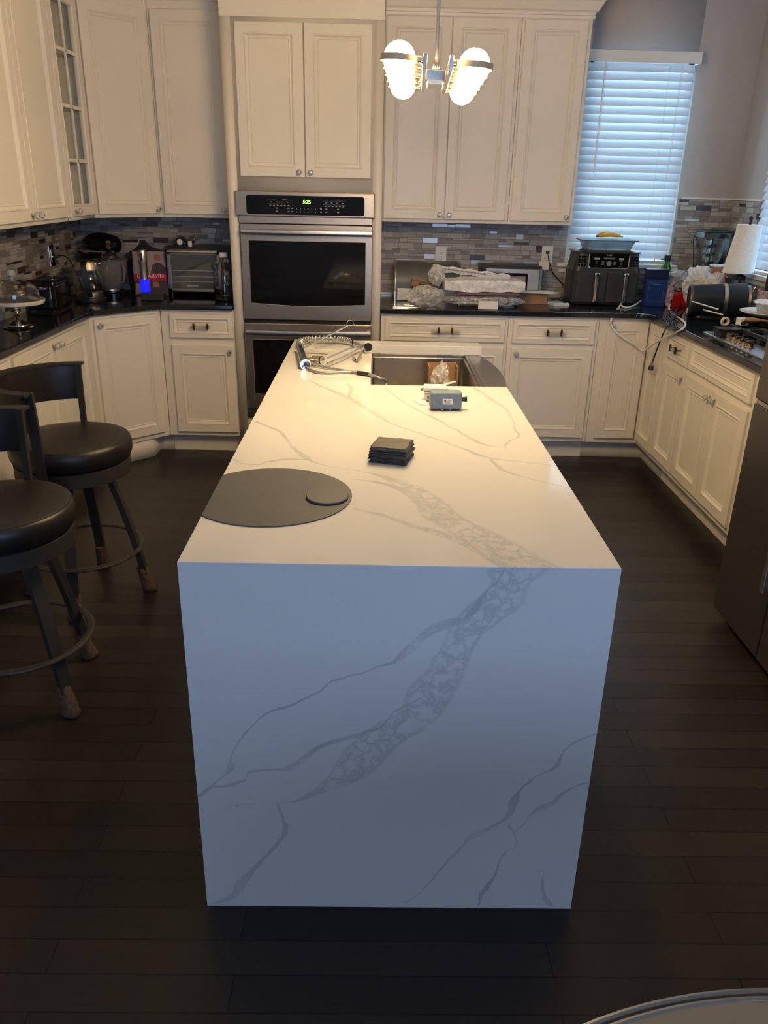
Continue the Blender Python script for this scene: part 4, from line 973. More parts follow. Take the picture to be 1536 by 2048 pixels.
def plugb(p, d, m='black', s=1.):
    def f(t):
        p0 = Vector(p); d0 = Vector(d).normalized(); q = d0.to_track_quat('Z','Y').to_matrix().to_4x4()
        g = G(Matrix.Translation(p0) @ q); g.loft([[(x*a,y*b,z) for x,y in ((-1,-1),(1,-1),(1,1),(-1,1))] for a,b,z in ((.004*s,.004*s,0),(.007*s,.006*s,.01*s),(.011*s,.008*s,.02*s),(.011*s,.008*s,.036*s))]); g.out('plug', m, t)
        g = G(Matrix.Translation(p0) @ q)
        for x in (-.005,.005): g.box(x*s-.0008,-.003,.036*s,x*s+.0008,.003,.052*s)
        g.out('prong', 'chrome', t)
    return f
cable('black cord plugged into the left wall outlet and running behind the glass kettle', [(-1.872,3.425,1.16),(-1.85,3.42,1.167),(-1.82,3.41,1.165),(-1.79,3.42,1.13),(-1.785,3.50,1.02),(-1.79,3.56,.925)], .0035, 'cablek', extra=plugb((-1.852,3.425,1.160),(-1,0,0)))
cable('black cord hanging from the outlet beside the window to the air fryer', [(1.075,3.945,1.185),(1.078,3.92,1.15),(1.11,3.93,1.08),(1.15,3.94,1.04),(1.19,3.95,1.0)], .0035, 'cablek', extra=plugb((1.072,3.935,1.199),(0,1,0)))
g = G(); g.box(1.015,3.915,1.095,1.082,3.962,1.150,.004); solo(g, 'power_adapter', 'whitep', 'square white power adapter plugged in under the black plug by the window', 'power adapter')
cable('thin black cord dropping from the white adapter by the window to the counter', [(1.05,3.935,1.095),(1.045,3.93,1.05),(1.043,3.925,.98),(1.06,3.92,.921)], .003, 'cablek')
cable('long white cable looping in front of the cabinets from the right countertop', [(1.853,3.711,0.925),(1.865,3.813,0.930),(1.848,3.897,0.950),(1.792,3.900,0.958),(1.698,3.831,0.940),(1.572,3.635,0.921),(1.488,3.539,0.921),(1.498,3.684,0.922),(1.503,3.715,0.930),(1.493,3.640,0.934),(1.472,3.593,0.922),(1.404,3.450,0.903),(1.350,3.325,0.877),(1.352,3.320,0.849),(1.379,3.315,0.813),(1.436,3.310,0.774),(1.503,3.300,0.739),(1.534,3.240,0.719),(1.551,3.180,0.754),(1.560,3.060,0.813),(1.578,2.934,0.868),(1.566,2.779,0.921),(1.644,2.947,0.921),(1.675,3.103,0.921),(1.698,3.307,0.921),(1.751,3.525,0.925),(1.834,3.725,0.935),(1.925,3.888,0.940),(2.007,4.010,0.945),(1.993,3.912,0.935),(1.995,3.867,0.922)], .0056, 'cablew', sm=8)
t = cable('black power cord hanging over the counter edge with its loose plug dangling', [(2.030,3.860,0.930),(1.952,3.774,0.940),(1.870,3.655,0.930),(1.769,3.453,0.921),(1.661,3.190,0.921),(1.566,2.964,0.922),(1.490,2.790,0.928),(1.568,3.034,0.867),(1.566,3.073,0.803),(1.562,3.109,0.720),(1.560,3.126,0.676)], .004, 'cablek', extra=plugb((1.560,3.134,0.674),(-.05,-.1,-1),s=1.3))
g = G(); g.cyl((1.562,3.122,0.711),(1.560,3.129,0.681),.0085,n=12); g.out('clear_sleeve', 'frost', t)
g = G(); 
for k, (a, b) in enumerate(((1336,633),(1352,630),(1345,640),(1334,642))):
    c0 = Vector((1.596,3.031,0.928)); e = Vector({0:(1.705,3.397,0.925),1:(1.774,3.367,0.925),2:(1.533,2.797,0.920),3:(1.498,2.812,0.922)}[k]); n_ = (e-c0).cross(Vector((0,0,1))).normalized()*.014
    g.tube([c0, c0.lerp(e,.5)+n_+Vector((0,0,.012)), e+Vector((0,0,.004)), c0.lerp(e,.5)-n_, c0], .0035)
g.out('tied_loops', 'cablek', t)
cable('thin black loop of cord leaning on the tile left of the blender', [(1.982,3.850,1.135),(1.986,3.900,1.237),(1.986,3.930,1.301),(1.995,3.935,1.319),(2.010,3.930,1.296),(2.030,3.900,1.222),(2.041,3.850,1.145)], .0035, 'cablek')

# ================================================================ LEFT COUNTER
Z0 = .9155
t = thing('cake_stand', 'silver-footed cake stand with a cream plate on the left counter', 'cake stand', (-1.738,2.49,Z0))
g = G(); g.lathe([(.001,0),(.068,0),(.072,.004),(.066,.010),(.055,.014),(.056,.018),(.035,.028),(.016,.036),(.011,.046),(.017,.052),(.012,.058),(.010,.066),(.020,.078),(.022,.084),(.011,.092),(.018,.103),(.024,.106),(.001,.106)], (-1.738,2.49,Z0), 40); g.out('pedestal', 'silver', t)
g = G(); g.lathe([(.001,.106),(.10,.108),(.128,.112),(.134,.122),(.134,.130),(.127,.130),(.122,.121),(.001,.118)], (-1.738,2.49,Z0), 56); g.out('plate', 'cream', t)
t = thing('glass_dome', 'clear glass cake dome with a faceted knob resting on the cake stand', 'cake dome', (-1.738,2.49,Z0+.119))
g = G(); z = Z0+.119
pr = [(.112,0.003),(.115,.02),(.112,.05),(.098,.075),(.075,.09),(.045,.098),(.044,.103),(.001,.105)]
g.lathe(pr+[(.001,.101),(.042,.099),(.072,.087),(.095,.072),(.109,.049),(.112,.02),(.110,.003),(.112,.003)], (-1.738,2.49,z), 48); g.out('dome', 'glass', t)
g = G(); g.lathe([(.009,.104),(.010,.112),(.020,.122),(.022,.135),(.014,.145),(.001,.148)], (-1.738,2.49,z), 9); g.out('dome_knob', 'crystal', t, ang=15)
t = thing('toaster', 'glossy black long toaster against the left wall behind the cake stand', 'toaster', (-1.80,3.07,Z0))
g = G(); g.box(-1.885,2.955,Z0+.008,-1.725,3.20,Z0+.165,.02,4); g.box(-1.875,2.965,Z0,-1.735,3.19,Z0+.01); g.out('shell', 'blackg', t)
g = G(); g.box(-1.845,2.985,Z0+.160,-1.82,3.17,Z0+.1665); g.box(-1.79,2.985,Z0+.160,-1.765,3.17,Z0+.1665); g.out('slot', 'blackm', t)
g = G(); g.box(-1.822,2.95,Z0+.128,-1.792,2.9555,Z0+.131); g.box(-1.726,2.97,Z0+.132,-1.7235,3.10,Z0+.135); g.box(-1.752,2.9535,Z0+.07,-1.746,2.956,Z0+.13); g.out('trim_strip', 'steel_h', t)
g = G(); g.box(-1.80,2.937,Z0+.118,-1.765,2.957,Z0+.130,.003); g.out('lever', 'steel_h', t)
# electric kettle
kc = (-1.70,3.41)
t = thing('electric_kettle', 'glass electric kettle with steel lid and black handle in front of the mixer', 'kettle', (*kc,Z0))
g = G(); g.lathe([(.001,0),(.088,0),(.09,.006),(.09,.016),(.078,.022),(.001,.022)], (*kc,Z0), 40); g.out('power_base', 'black', t)
g = G(); g.lathe([(.001,.023),(.070,.023),(.073,.028),(.073,.056),(.070,.058),(.001,.058)], (*kc,Z0), 40); g.out('steel_foot', 'steel_h', t)
g = G(); g.lathe([(.070,.058),(.082,.09),(.083,.13),(.072,.178),(.070,.178),(.081,.13),(.080,.09),(.068,.059)], (*kc,Z0), 40); g.out('glass_body', 'glass', t)
g = G(); g.lathe([(.074,.176),(.0745,.182),(.060,.222),(.057,.224),(.072,.178)], (*kc,Z0), 40); g.box(kc[0]+.05,kc[1]-.018,Z0+.205,kc[0]+.085,kc[1]+.018,Z0+.222,.006); g.out('steel_collar', 'steel_h', t)
g = G(); g.lathe([(.001,.234),(.04,.233),(.056,.227),(.056,.223),(.001,.22)], (*kc,Z0), 32); g.out('lid', 'steel_d', t)
g = G(); hx, hy = kc[0]+.018, kc[1]-.088
g.tube([(hx-.012,hy+.035,Z0+.222),(hx-.005,hy-.005,Z0+.215),(hx,hy-.012,Z0+.15),(hx+.008,hy-.008,Z0+.08),(hx+.010,hy+.012,Z0+.035)], .011, sm=5, sq=(.030,.016)); g.out('handle', 'black', t)
# stand mixer
XX = frame(-1.705, 3.71, Z0, -30)
t = thing('stand_mixer', 'black stand mixer with a glass bowl in the left corner', 'stand mixer', (-1.705,3.71,Z0), math.radians(-30))
g = G(XX); g.loft([rr(-.15,-.095,.16,.095,.09,0,8),rr(-.15,-.095,.16,.095,.09,.02,8),rr(-.14,-.085,.15,.085,.08,.03,8)]); 
g.loft([rr(-.15,-.06,-.04,.06,.04,.02,6),rr(-.145,-.05,-.06,.05,.035,.10,6),rr(-.15,-.05,-.06,.05,.035,.18,6),rr(-.155,-.055,-.03,.055,.035,.25,6)]); g.out('mixer_base', 'blackg', t)
g = G(XX); g.lathe([(.05,0),(.06,.003),(.06,.012),(.03,.018)], (.055,0,.03), 32); g.out('bowl_plate', 'steel_h', t)
g = G(XX); rings = []
for k in range(15):
    u = k/14; x = -.145+.300*u; s = math.sin(PI*min(1,(u+.02)*1.0))**.45 if u < .5 else (1-.22*((u-.5)*2)**2)
    if k == 0: s = .35
    if k == 14: s = .45
    w = .054*s; h = .056*s; zc = .298+.012*math.sin(PI*u)
    rings.append([(x, w*math.cos(2*PI*j/20), zc+h*math.sin(2*PI*j/20)) for j in range(20)])
g.loft(rings); g.out('motor_head', 'blackg', t, ang=60)
g = G(XX); g.lathe([(.038,0),(.044,.004),(.047,.020),(.040,.028),(.030,.040)], (.075,0,.215), 28); g.out('planetary_collar', 'steel_h', t)
g = G(XX); q = Matrix.Rotation(PI/2,4,'X') @ Matrix.Identity(4); g.lathe([(.001,0),(.024,0),(.024,.004),(.001,.006)], (.118,-.044,.302), 28, 0, Matrix.Rotation(PI/2,4,'X')); em = g.out('emblem_disc', 'steel_h', t)
g = G(XX); g.box(.102,-.0515,.309,.134,-.0505,.311); g.box(.100,-.0515,.300,.136,-.0505,.303); g.box(.104,-.0515,.292,.132,-.0505,.294); g.out('emblem_bars', 'blackm', em)
g = G(XX); g.cyl((.145,-.03,.300),(.150,-.052,.300),.012,n=14); g.cyl((.148,-.04,.3),(.153,-.062,.3),.006,n=10); g.out('hub_knob', 'black', t)
g = G(XX); g.box(-.13,-.0595,.255,.10,-.0575,.262); g.box(-.09,-.062,.245,-.06,-.058,.257,.001); g.out('trim_band', 'steel_h', t)
g = G(XX); pr = [(.035,.018),(.055,.022),(.085,.06),(.103,.12),(.108,.185)]
g.lathe([(.001,.018)]+pr+[(.112,.190),(.104,.190),(.099,.12),(.081,.062),(.052,.026),(.001,.022)], (.06,0,.022), 40)
g.tube([(.165,-.01,.19),(.182,-.01,.18),(.185,-.01,.13),(.172,-.01,.09),(.15,-.01,.085)], .006); g.out('glass_bowl', 'smoke', t)
# paddle board
XX = Matrix.Translation((-1.49,3.93,Z0)) @ Matrix.Rotation(math.radians(-11),4,'X') @ Matrix.Rotation(math.radians(-6),4,'Y')
g = G(XX @ Matrix.Rotation(PI/2,4,'X'))
po = [(-.12,0),(.12,0)]+arc(.105,.22,.022,0,60,4)+[(.06,.262),(.028,.285),(.018,.315)]+[(.018,.34)]+arc(0,.365,.028,-40,220,14)+[(-.018,.34),(-.018,.315),(-.028,.285),(-.06,.262)]+arc(-.105,.22,.022,120,180,4)
g.prism(po, 0, .016, b=.003); solo(g, 'cutting_board', 'blackm', 'black paddle-shaped board leaning on the tile behind the cookbook', 'cutting board')
g = G(XX @ Matrix.Rotation(PI/2,4,'X') @ Matrix.Translation((0,.37,.0165))); 
# cookbook
XX = Matrix.Translation((-1.418,3.70,Z0)) @ Matrix.Rotation(math.radians(8),4,'Z') @ Matrix.Rotation(math.radians(-12),4,'X')
t = thing('cookbook', 'dark cookbook with a red title band leaning on the black paddle board', 'book'); t.matrix_basis = XX
BW, BH = .205, .262
g = G(XX); g.box(-BW/2,0,0,BW/2,.022,BH,.001); g.out('cover', 'dshirt', t)
g = G(XX); g.box(-BW/2+.004,.002,-.0005,BW/2-.002,.020,BH+.0005); g.out('pages', 'paper', t)
XF = XX @ Matrix.Translation((0,-.0006,0))
def card(poly, m, name, par, off=0):
    g = G(XX @ Matrix.Translation((0,-.0004-off,0)) @ STAND); g.prism(poly, 0, .0003); return g.out(name, m, par)
w2 = BW/2
card([(-w2,BH*.45),(w2,BH*.45),(w2,BH),(-w2,BH)], 'pink', 'cover_photo', t)
card([(-w2,BH*.34),(w2,BH*.34),(w2,BH*.50),(-w2,BH*.50)], 'red', 'title_band', t, .0005)
card([(.0,BH*.50),(.1,BH*.50),(.1,BH*.60),(.065,BH*.74),(.04,BH*.76),(.015,BH*.70)], 'dshirt', 'printed_jacket', t, .0004)
card(arc(.045,BH*.86,.021,0,330,20), 'skin', 'printed_face', t, .0005)
card([(-w2+.01,.01),(-w2+.05,.01),(-w2+.05,BH*.28),(-w2+.01,BH*.28)], 'pink', 'printed_picture', t, .0004)
card([(.01,.05),(.05,.05),(.045,BH*.3),(.01,BH*.33)], 'skin', 'printed_food', t, .0004)
text('G. GARVIN', .033, XX @ Matrix.Translation((-.002,-.0016,BH*.445)) @ STAND, 'paper', 'printed_title', t, depth=.0001)
text('MAKE IT', .016, XX @ Matrix.Translation((.02,-.0016,BH*.375)) @ STAND, 'wood', 'printed_subtitle', t, depth=.0001) if False else None
# electric corkscrew
t = thing('electric_corkscrew', 'steel electric corkscrew glowing blue on a black charging block', 'corkscrew', (-1.365,3.52,Z0))
g = G(); g.box(-1.425,3.47,Z0,-1.295,3.57,Z0+.045,.004); g.out('charging_block', 'char', t)
ec = (-1.405,3.52)
g = G(); g.lathe([(.001,.046),(.027,.046),(.029,.052),(.026,.118),(.001,.118)], (*ec,Z0), 28); g.out('light_ring', 'bled', t)
g = G(); g.lathe([(.024,.118),(.024,.205),(.027,.215),(.027,.275),(.024,.283),(.001,.284)], (*ec,Z0), 28); g.out('steel_barrel', 'steel_h', t)
g = G(); g.box(ec[0]-.008,ec[1]-.031,Z0+.225,ec[0]+.008,ec[1]-.024,Z0+.265,.003); g.out('switch', 'black', t)
# toaster oven, left
def ovenbox(x0,x1,y0,y1,z0,z1,name,label):
    t = thing(name, label, 'toaster oven', ((x0+x1)/2,(y0+y1)/2,z0))
    return t
t = ovenbox(-1.325,-.905,3.70,3.955,Z0,1.205,'toaster_oven','steel-framed toaster oven with a glass door, left of the oven tower')
g = G(); g.box(-1.325,3.725,Z0+.018,-.905,3.955,1.205,.006); g.out('housing', 'black', t)
g = G(); 
for x in (-1.30,-.93):
    for y in (3.74,3.93): g.cyl((x,y,Z0),(x,y,Z0+.02),.012,n=12)
g.out('rubber_foot', 'black', t)
g = G(); dx0, dx1, dz0, dz1 = -1.312, -.985, .942, 1.19
for q in ((dx0,dz0,dx0+.022,dz1),(dx1-.022,dz0,dx1,dz1),(dx0,dz0,dx1,dz0+.018),(dx0,dz1-.03,dx1,dz1)): g.box(q[0],3.708,q[1],q[2],3.724,q[3],.002)
fr_ = g.out('door', 'steel', t)
g = G(); g.box(dx0+.02,3.712,dz0+.016,dx1-.02,3.716,dz1-.028); g.out('door_glass', 'pane', fr_)
g = G(); g.box(dx0+.02,3.7165,dz0+.014,dx1-.02,3.724,dz1-.026); g.out('cavity_back', 'sgrey', fr_)
g = G(); g.cyl((dx0+.012,3.685,dz1-.010),(dx1-.012,3.685,dz1-.010),.009,n=16); g.box(dx0+.02,3.685,dz1-.018,dx0+.034,3.71,dz1-.004); g.box(dx1-.034,3.685,dz1-.018,dx1-.02,3.71,dz1-.004); g.out('handle', 'steel_h', fr_)
g = G()
for z in (1.0,1.03,1.065): g.box(dx0+.025,3.7150,z,dx1-.025,3.7166,z+.0035)
g.box(-1.20,3.715,.972,-1.13,3.7166,.982); g.out('rack', 'steel_h', fr_)
g = G(); g.box(-.98,3.715,.942,-.912,3.724,1.19,.002); cpn = g.out('control_column', 'black', t)
for z in (1.13,1.06,.99):
    g = G(); g.cyl((-.946,3.715,z),(-.946,3.695,z),.016,.013,n=20); g.out('dial', 'steel_h', cpn)
t = thing('kitchen_timer', 'small round white timer with a black rim on top of the left toaster oven', 'timer', (-1.235,3.76,1.2052))
g = G(); g.torus((-1.235,3.76,1.2052+.026), .021,.005,30,10,A=Matrix.Rotation(PI/2,4,'X')); g.box(-1.25,3.755,1.2052,-1.22,3.775,1.2052+.008); g.out('rim', 'black', t)
g = G(); g.lathe([(.001,0),(.019,0),(.019,.008),(.001,.008)], (-1.235,3.765,1.2052+.026), 28, 0, Matrix.Rotation(PI/2,4,'X')); g.out('dial_face', 'paper', t)
g = G(); g.lathe([(.001,0),(.014,0),(.014,.028),(.011,.032),(.001,.032)], (-1.175,3.765,1.2052), 20); solo(g, 'salt_shaker', 'cream', 'small cream shaker on the left toaster oven, right of the timer', 'shaker')
g = G(); g.lathe([(.02,0),(.05,.025),(.055,.055),(.052,.055),(.046,.027),(.001,.004)], (-1.205,3.84,1.2052), 28); solo(g, 'glass_bowl', 'glass', 'small clear glass bowl at the back of the left toaster oven', 'bowl')
t = thing('glass_jug', 'clear glass jug with a white cap in front of the left toaster oven', 'jug', (-.937,3.555,Z0))
g = G(); J = [(.001,0),(.056,0),(.062,.006),(.064,.02),(.064,.14),(.060,.168),(.045,.195),(.030,.215),(.022,.228),(.021,.252)]
g.lathe(J+[(.018,.252),(.019,.228),(.027,.213),(.042,.193),(.057,.166),(.061,.14),(.061,.02),(.055,.008),(.001,.006)], (-.937,3.555,Z0), 40)
g.tube([(-.958,3.55,Z0+.225),(-.985,3.55,Z0+.222),(-.988,3.55,Z0+.195),(-.975,3.55,Z0+.175)], .005); g.out('jug_body', 'glass', t)
g = G(); g.lathe([(.001,.276),(.023,.275),(.025,.272),(.025,.25),(.022,.25)], (-.937,3.555,Z0), 28); g.out('cap', 'whitep', t)

# ================================================================ RIGHT COUNTER, back
t = thing('bread_box', 'grey-green roll-top bread box under the outlet', 'bread box', (.293,3.82,Z0))
g = G(); prf = [(3.94,Z0),(3.94,1.135)]+[(3.82-.125*math.sin(math.radians(a))*1.0+.0, 1.01+.125*math.cos(math.radians(a))) for a in range(0,95,10)]+[(3.695,Z0+.055)]+[(3.695,Z0)]
g.loft([[(x,y,z) for y,z in prf] for x in (.095,.49)]); g.out('box_shell', 'sgrey', t)
for x in (.088,.49):
    g = G(); g.loft([[(xx,y+(.006 if y<3.8 else 0)-.006 if False else y,z) for y,z in prf] for xx in (x,x+.008)]); g.tube([(x+.004,y,z) for y,z in prf[1:-1]], .006, sm=0); g.out('end_cap', 'steel_h', t)
g = G(); g.box(.105,3.688,Z0+.004,.48,3.6945,Z0+.075,.002); g.out('front_panel', 'paper', t)
t = thing('hinge_bracket', 'flat steel bracket plate with wire loops at the left end of the counter', 'bracket', (.13,3.40,Z0))
g = G(); g.prism([(.045,3.52),(.155,3.50),(.165,3.36),(.075,3.36)], Z0, Z0+.003, b=.0008); g.out('plate', 'chrome', t)
g = G(); g.tube([(.075,3.366,Z0+.006),(.21,3.362,Z0+.006),(.232,3.375,Z0+.006),(.235,3.40,Z0+.006),(.215,3.42,Z0+.006),(.15,3.425,Z0+.006)], .0035); g.tube([(.14,3.455,Z0+.006),(.20,3.45,Z0+.006),(.21,3.465,Z0+.006),(.20,3.48,Z0+.006),(.14,3.485,Z0+.006)], .0028); g.out('wire_loop', 'chrome', t)
g = G(Matrix.Translation((.255,3.66,1.03)) @ Matrix.Rotation(math.radians(12),4,'Y')); g.box(-.065,-.05,-.004,.055,.05,.004); g.box(-.065,-.054,-.03,-.02,-.05,.002); g.box(-.02,-.05,-.045,.04,.05,-.040); g.box(-.065,.045,-.05,.05,.05,0); solo(g, 'cardboard_piece', 'card', 'folded brown cardboard flap sticking out left of the plastic-wrapped parcels', 'cardboard')
g = lump((.265,3.50,Z0+.052), (.100,.065,.064), 1, .25, 2.2, 5, flat=.9); solo(g, 'bubble_bag', 'bubble', 'crumpled clear bubble bag behind the steel bracket, right of the bread box front', 'plastic bag', ang=25)
g = G(); g.box(.20,3.60,Z0+.03,.27,3.66,Z0+.095,.012,3); solo(g, 'foam_block', 'cream', 'cream foam lump between the bread box and the bubble bag', 'foam')
g = lump((.62,3.515,Z0+.036), (.25,.10,.036), 2, .10, 3.5, 5, flat=.95); solo(g, 'flat_parcel', 'bubble', 'long flat parcel in shiny clear wrap, lowest of the parcel pile', 'parcel', ang=20)
g = G(); g.box(.45,3.43,Z0+.074,.82,3.63,Z0+.088,.003); solo(g, 'maroon_tray', 'dred', 'thin maroon tray sandwiched between the wrapped parcels', 'tray')
def wrapped(c, sx, sy, sz, seed):
    g = G(); r = bmesh.ops.create_cube(g.bm, size=2); bmesh.ops.subdivide_edges(g.bm, edges=g.bm.edges[:], cuts=15, use_grid_fill=True)
    for v in g.bm.verts:
        p = v.co; q = Vector((p.x*sx,p.y*sy,p.z*sz)); n_ = noise.noise(Vector((q.x*18+seed,q.y*18,q.z*30)))
        m_ = abs(noise.noise(Vector((q.x*40+seed,q.y*40,q.z*12))))
        d = Vector((p.x**7*.012 if abs(p.x)>.8 else 0,0,0))
        k = 1-.12*max(0,(abs(p.x)*abs(p.z))**6)
        v.co = Vector((q.x+d.x, q.y*k+ (n_*.010), q.z*k*(1-.15*abs(p.x)**4)+n_*.007+m_*.005))+Vector(c)
    return g
g = wrapped((.615,3.53,1.038), .225,.090,.033, 3); bm_o = solo(g, 'white_parcel', 'bag', 'thick parcel in crinkled white plastic on top of the parcel pile', 'parcel', ang=22)
t = thing('printed_bag', 'clear bag with grey printing folded over the back of the white parcel', 'plastic bag', (.52,3.6,1.08))
g = G(); rings = []
for k in range(25):
    u = k/24; x = .315+.47*u; zt = 1.142-.050*u+.004*math.sin(u*29); 
    rings.append([(x,3.615,zt-.035),(x,3.600,zt-.008),(x,3.607+.004*math.sin(u*17),zt),(x,3.617,zt-.010),(x,3.627,zt-.035)])
g.loft(rings); g.out('bag_film', 'bag', t, ang=30)
g = lump((.335,3.585,1.085), (.042,.03,.058), 9, .3, 2.4, 4); g.out('gathered_end', 'bubble', t, ang=22)
g = G()
for k in range(34):
    u = .16+k*.0155; x = .315+.47*u; zt = 1.142-.05*u; g.quad((x,3.6005,zt-.020),(x+.0045,3.6005,zt-.0205),(x+.0045,3.5995,zt-.012),(x,3.5995,zt-.0115))
for k in range(4): g.quad((.355+k*.009,3.598,1.10+.006*(k%2)),(.362+k*.009,3.598,1.10+.006*(k%2)),(.362+k*.009,3.598,1.118),(.355+k*.009,3.598,1.118))
g.out('printed_line', 'greyt', t)
g = G(); g.box(.575,3.385,Z0+.002,.69,3.3865,Z0+.044); g.box(.575,3.3865,Z0+.042,.69,3.42,Z0+.044); solo(g, 'paper_tag', 'paper', 'blank white paper tag propped in front of the flat parcel', 'tag')
# second toaster oven
t = ovenbox(.64,1.0,3.75,3.955,Z0,1.13,'toaster_oven','stainless toaster oven with a black-rimmed window behind the white parcel')
g = G(); g.box(.63,3.775,Z0+.012,1.01,3.955,1.128,.005); g.out('housing', 'black', t)
g = G(); g.box(.655,3.762,Z0+.016,.995,3.776,1.112,.003); d = g.out('door', 'steel', t)
g = G(); g.prism(arc(.715,1.075,.012,90,180,4)+arc(.715,.965,.012,180,270,4)+arc(.91,.965,.012,270,360,4)+arc(.91,1.075,.012,0,90,4), 0, .003); g.X = Matrix.Translation((0,3.7625,0)) @ STAND; g.out('window', 'blackg', d)
g = G(); g.box(.715,3.7585,.985,.907,3.7596,1.068); g.out('window_view', 'pink', d)
g = G(); g.box(.997,3.765,Z0+.016,1.012,3.776,1.115,.002); g.out('side_trim', 'mblue', t)
g = G(); g.box(.85,3.64,Z0,1.03,3.735,Z0+.068,.001); bx = solo(g, 'small_carton', 'card', 'low brown cardboard box right of the wrapped parcels', 'box')
g = G(); g.prism([(.845,3.625),(1.05,3.60),(1.10,3.64),(1.03,3.745),(.845,3.74)], Z0+.0685, Z0+.072); solo(g, 'white_sheet', 'paper', 'white card sheet lying on the low brown box', 'paper')
XX = frame(1.10,3.66,Z0,20)
g = G(XX); g.box(-.06,-.06,0,.05,.06,.008,.001); g.box(-.06,-.06,.009,.045,.05,.014,.001); solo(g, 'manual', 'paper', 'small white booklet on the counter left of the air fryer', 'booklet')
cable('short black cord coiled on the booklet left of the air fryer', [(1.06,3.62,Z0+.028),(1.12,3.64,Z0+.045),(1.15,3.66,Z0+.03),(1.13,3.70,Z0+.024),(1.08,3.68,Z0+.03),(1.06,3.64,Z0+.034),(1.11,3.62,Z0+.028),(1.155,3.63,Z0+.008)], .004, 'cablek')

# ---------------------------------------------------------------- air fryer
t = thing('air_fryer', 'large dark grey air fryer with two baskets and steel handles in front of the blinds', 'air fryer', (1.385,3.78,Z0))
ax0, ax1, ay0, ay1, az1 = 1.178, 1.592, 3.645, 3.888, 1.235
g = G(); B = [(0,.012,.03),(.012,0,.035),(.20,0,.035),(.25,.012,.035),(.305,.018,.035)]
g.loft([rr(ax0+i,ay0+i*.6,ax1-i,ay1-i*.3,r,Z0+.006+z,5) for z,i,r in B]); g.out('body', 'char', t, ang=40)
g = G(); g.loft([rr(ax0+.008,ay0+.0,ax1-.008,ay1,.045,Z0+.309,5),rr(ax0+.002,ay0-.006,ax1-.002,ay1+.004,.05,Z0+.318,5),rr(ax0+.03,ay0+.02,ax1-.03,ay1-.02,.05,Z0+.325,5)]); g.out('top_plate', 'steel', t, ang=40)
g = G()
for x in (ax0+.05,ax1-.05):
    for y in (ay0+.05,ay1-.05): g.cyl((x,y,Z0),(x,y,Z0+.008),.015,n=12)
g.out('rubber_foot', 'black', t)
xm = (ax0+ax1)/2
for s, (a, b) in enumerate(((ax0+.020,xm-.003),(xm+.003,ax1-.020))):
    g = G(); g.box(a,ay0-.010,Z0+.018,b,ay0+.012,Z0+.203,.006,3); bk = g.out('basket_front', 'char', t)
    hx = a+(b-a)*(.62 if s==0 else .56)
    g = G(); g.box(hx-.010,ay0-.046,Z0+.030,hx+.010,ay0-.034,Z0+.192,.003); g.box(hx-.014,ay0-.046,Z0+.178,hx+.014,ay0-.008,Z0+.198,.004); g.box(hx-.008,ay0-.04,Z0+.022,hx+.008,ay0-.008,Z0+.036,.002); g.out('handle', 'chrome', bk)
yf = ay0+.004
g = G(); px0, px1, pz0, pz1 = ax0+.085, ax1-.085, Z0+.222, Z0+.305
g.prism([(px0,pz1)]+arc(px0+.01,pz0+.01,.01,180,270,4)+arc(px1-.01,pz0+.01,.01,270,360,4)+[(px1,pz1)], 0, .006); g.X = Matrix.Translation((0,yf,0)) @ STAND; pn = g.out('control_panel', 'blackg', t)
g = G(); g.tube([(px0,yf-.006,pz1),(px0,yf-.006,pz0+.012),(px0+.004,yf-.006,pz0+.004),(px0+.012,yf-.006,pz0),(px1-.012,yf-.006,pz0),(px1-.004,yf-.006,pz0+.004),(px1,yf-.006,pz0+.012),(px1,yf-.006,pz1)], .0022, k=6, sm=0); g.out('panel_trim', 'steel_h', pn)
g = G(); g.cyl((xm,yf-.006,Z0+.25),(xm,yf-.020,Z0+.25),.0145,n=24); g.out('dial', 'steel_h', pn)
g = G(); g.box(xm-.034,yf-.0075,Z0+.275,xm+.034,yf-.0062,Z0+.284,.0004,1); g.out('display_bar', 'greyt', pn)
text('NINJA', .011, Matrix.Translation((xm,yf-.0072,Z0+.2985)) @ STAND, 'paper', 'printed_logo', pn, depth=.0001)
it = [(xm-.075,Z0+.277,.03,.012),(xm+.075,Z0+.277,.03,.012)]
for s in (-1,1):
    for k in range(3): it.append((xm+s*.036,Z0+.259-k*.008,.018,.0022)); it.append((xm+s*.075,Z0+.262-k*.008,.012,.0022))
    it.append((xm+s*.075,Z0+.234,.026,.0012))
strokes(Matrix.Translation((0,yf-.0068,0)), it, pn, m='print')
g = G()
for x0_ in (ax0+.020, ax1-.074):
    for k in range(3):
        for j in range(4): g.box(x0_+k*.018+.001,yf-.001,Z0+.232+j*.016,x0_+k*.018+.015,yf+.004,Z0+.244+j*.016,.001,1)
g.out('vent_grille', 'blackg', t)
t = thing('glass_dish', 'rectangular glass dish with a blue rim sitting on the air fryer', 'dish', (1.385,3.76,1.2412))
g = G(); gx0,gx1,gy0,gy1 = 1.235,1.545,3.665,3.86; z=1.2412
g.loft([rr(gx0+.02,gy0+.02,gx1-.02,gy1-.02,.02,z),rr(gx0,gy0,gx1,gy1,.025,z+.05),rr(gx0+.005,gy0+.005,gx1-.005,gy1-.005,.022,z+.05),rr(gx0+.025,gy0+.025,gx1-.025,gy1-.025,.018,z+.006)]); g.out('dish_body', 'dishglass', t)
g = G(); g.loft([rr(gx0-.018,gy0-.006,gx1+.018,gy1+.006,.03,z+.051),rr(gx0-.02,gy0-.008,gx1+.02,gy1+.008,.03,z+.057),rr(gx0-.0,gy0+.004,gx1+.0,gy1-.004,.03,z+.060)]); g.out('lid', 'mblue', t)
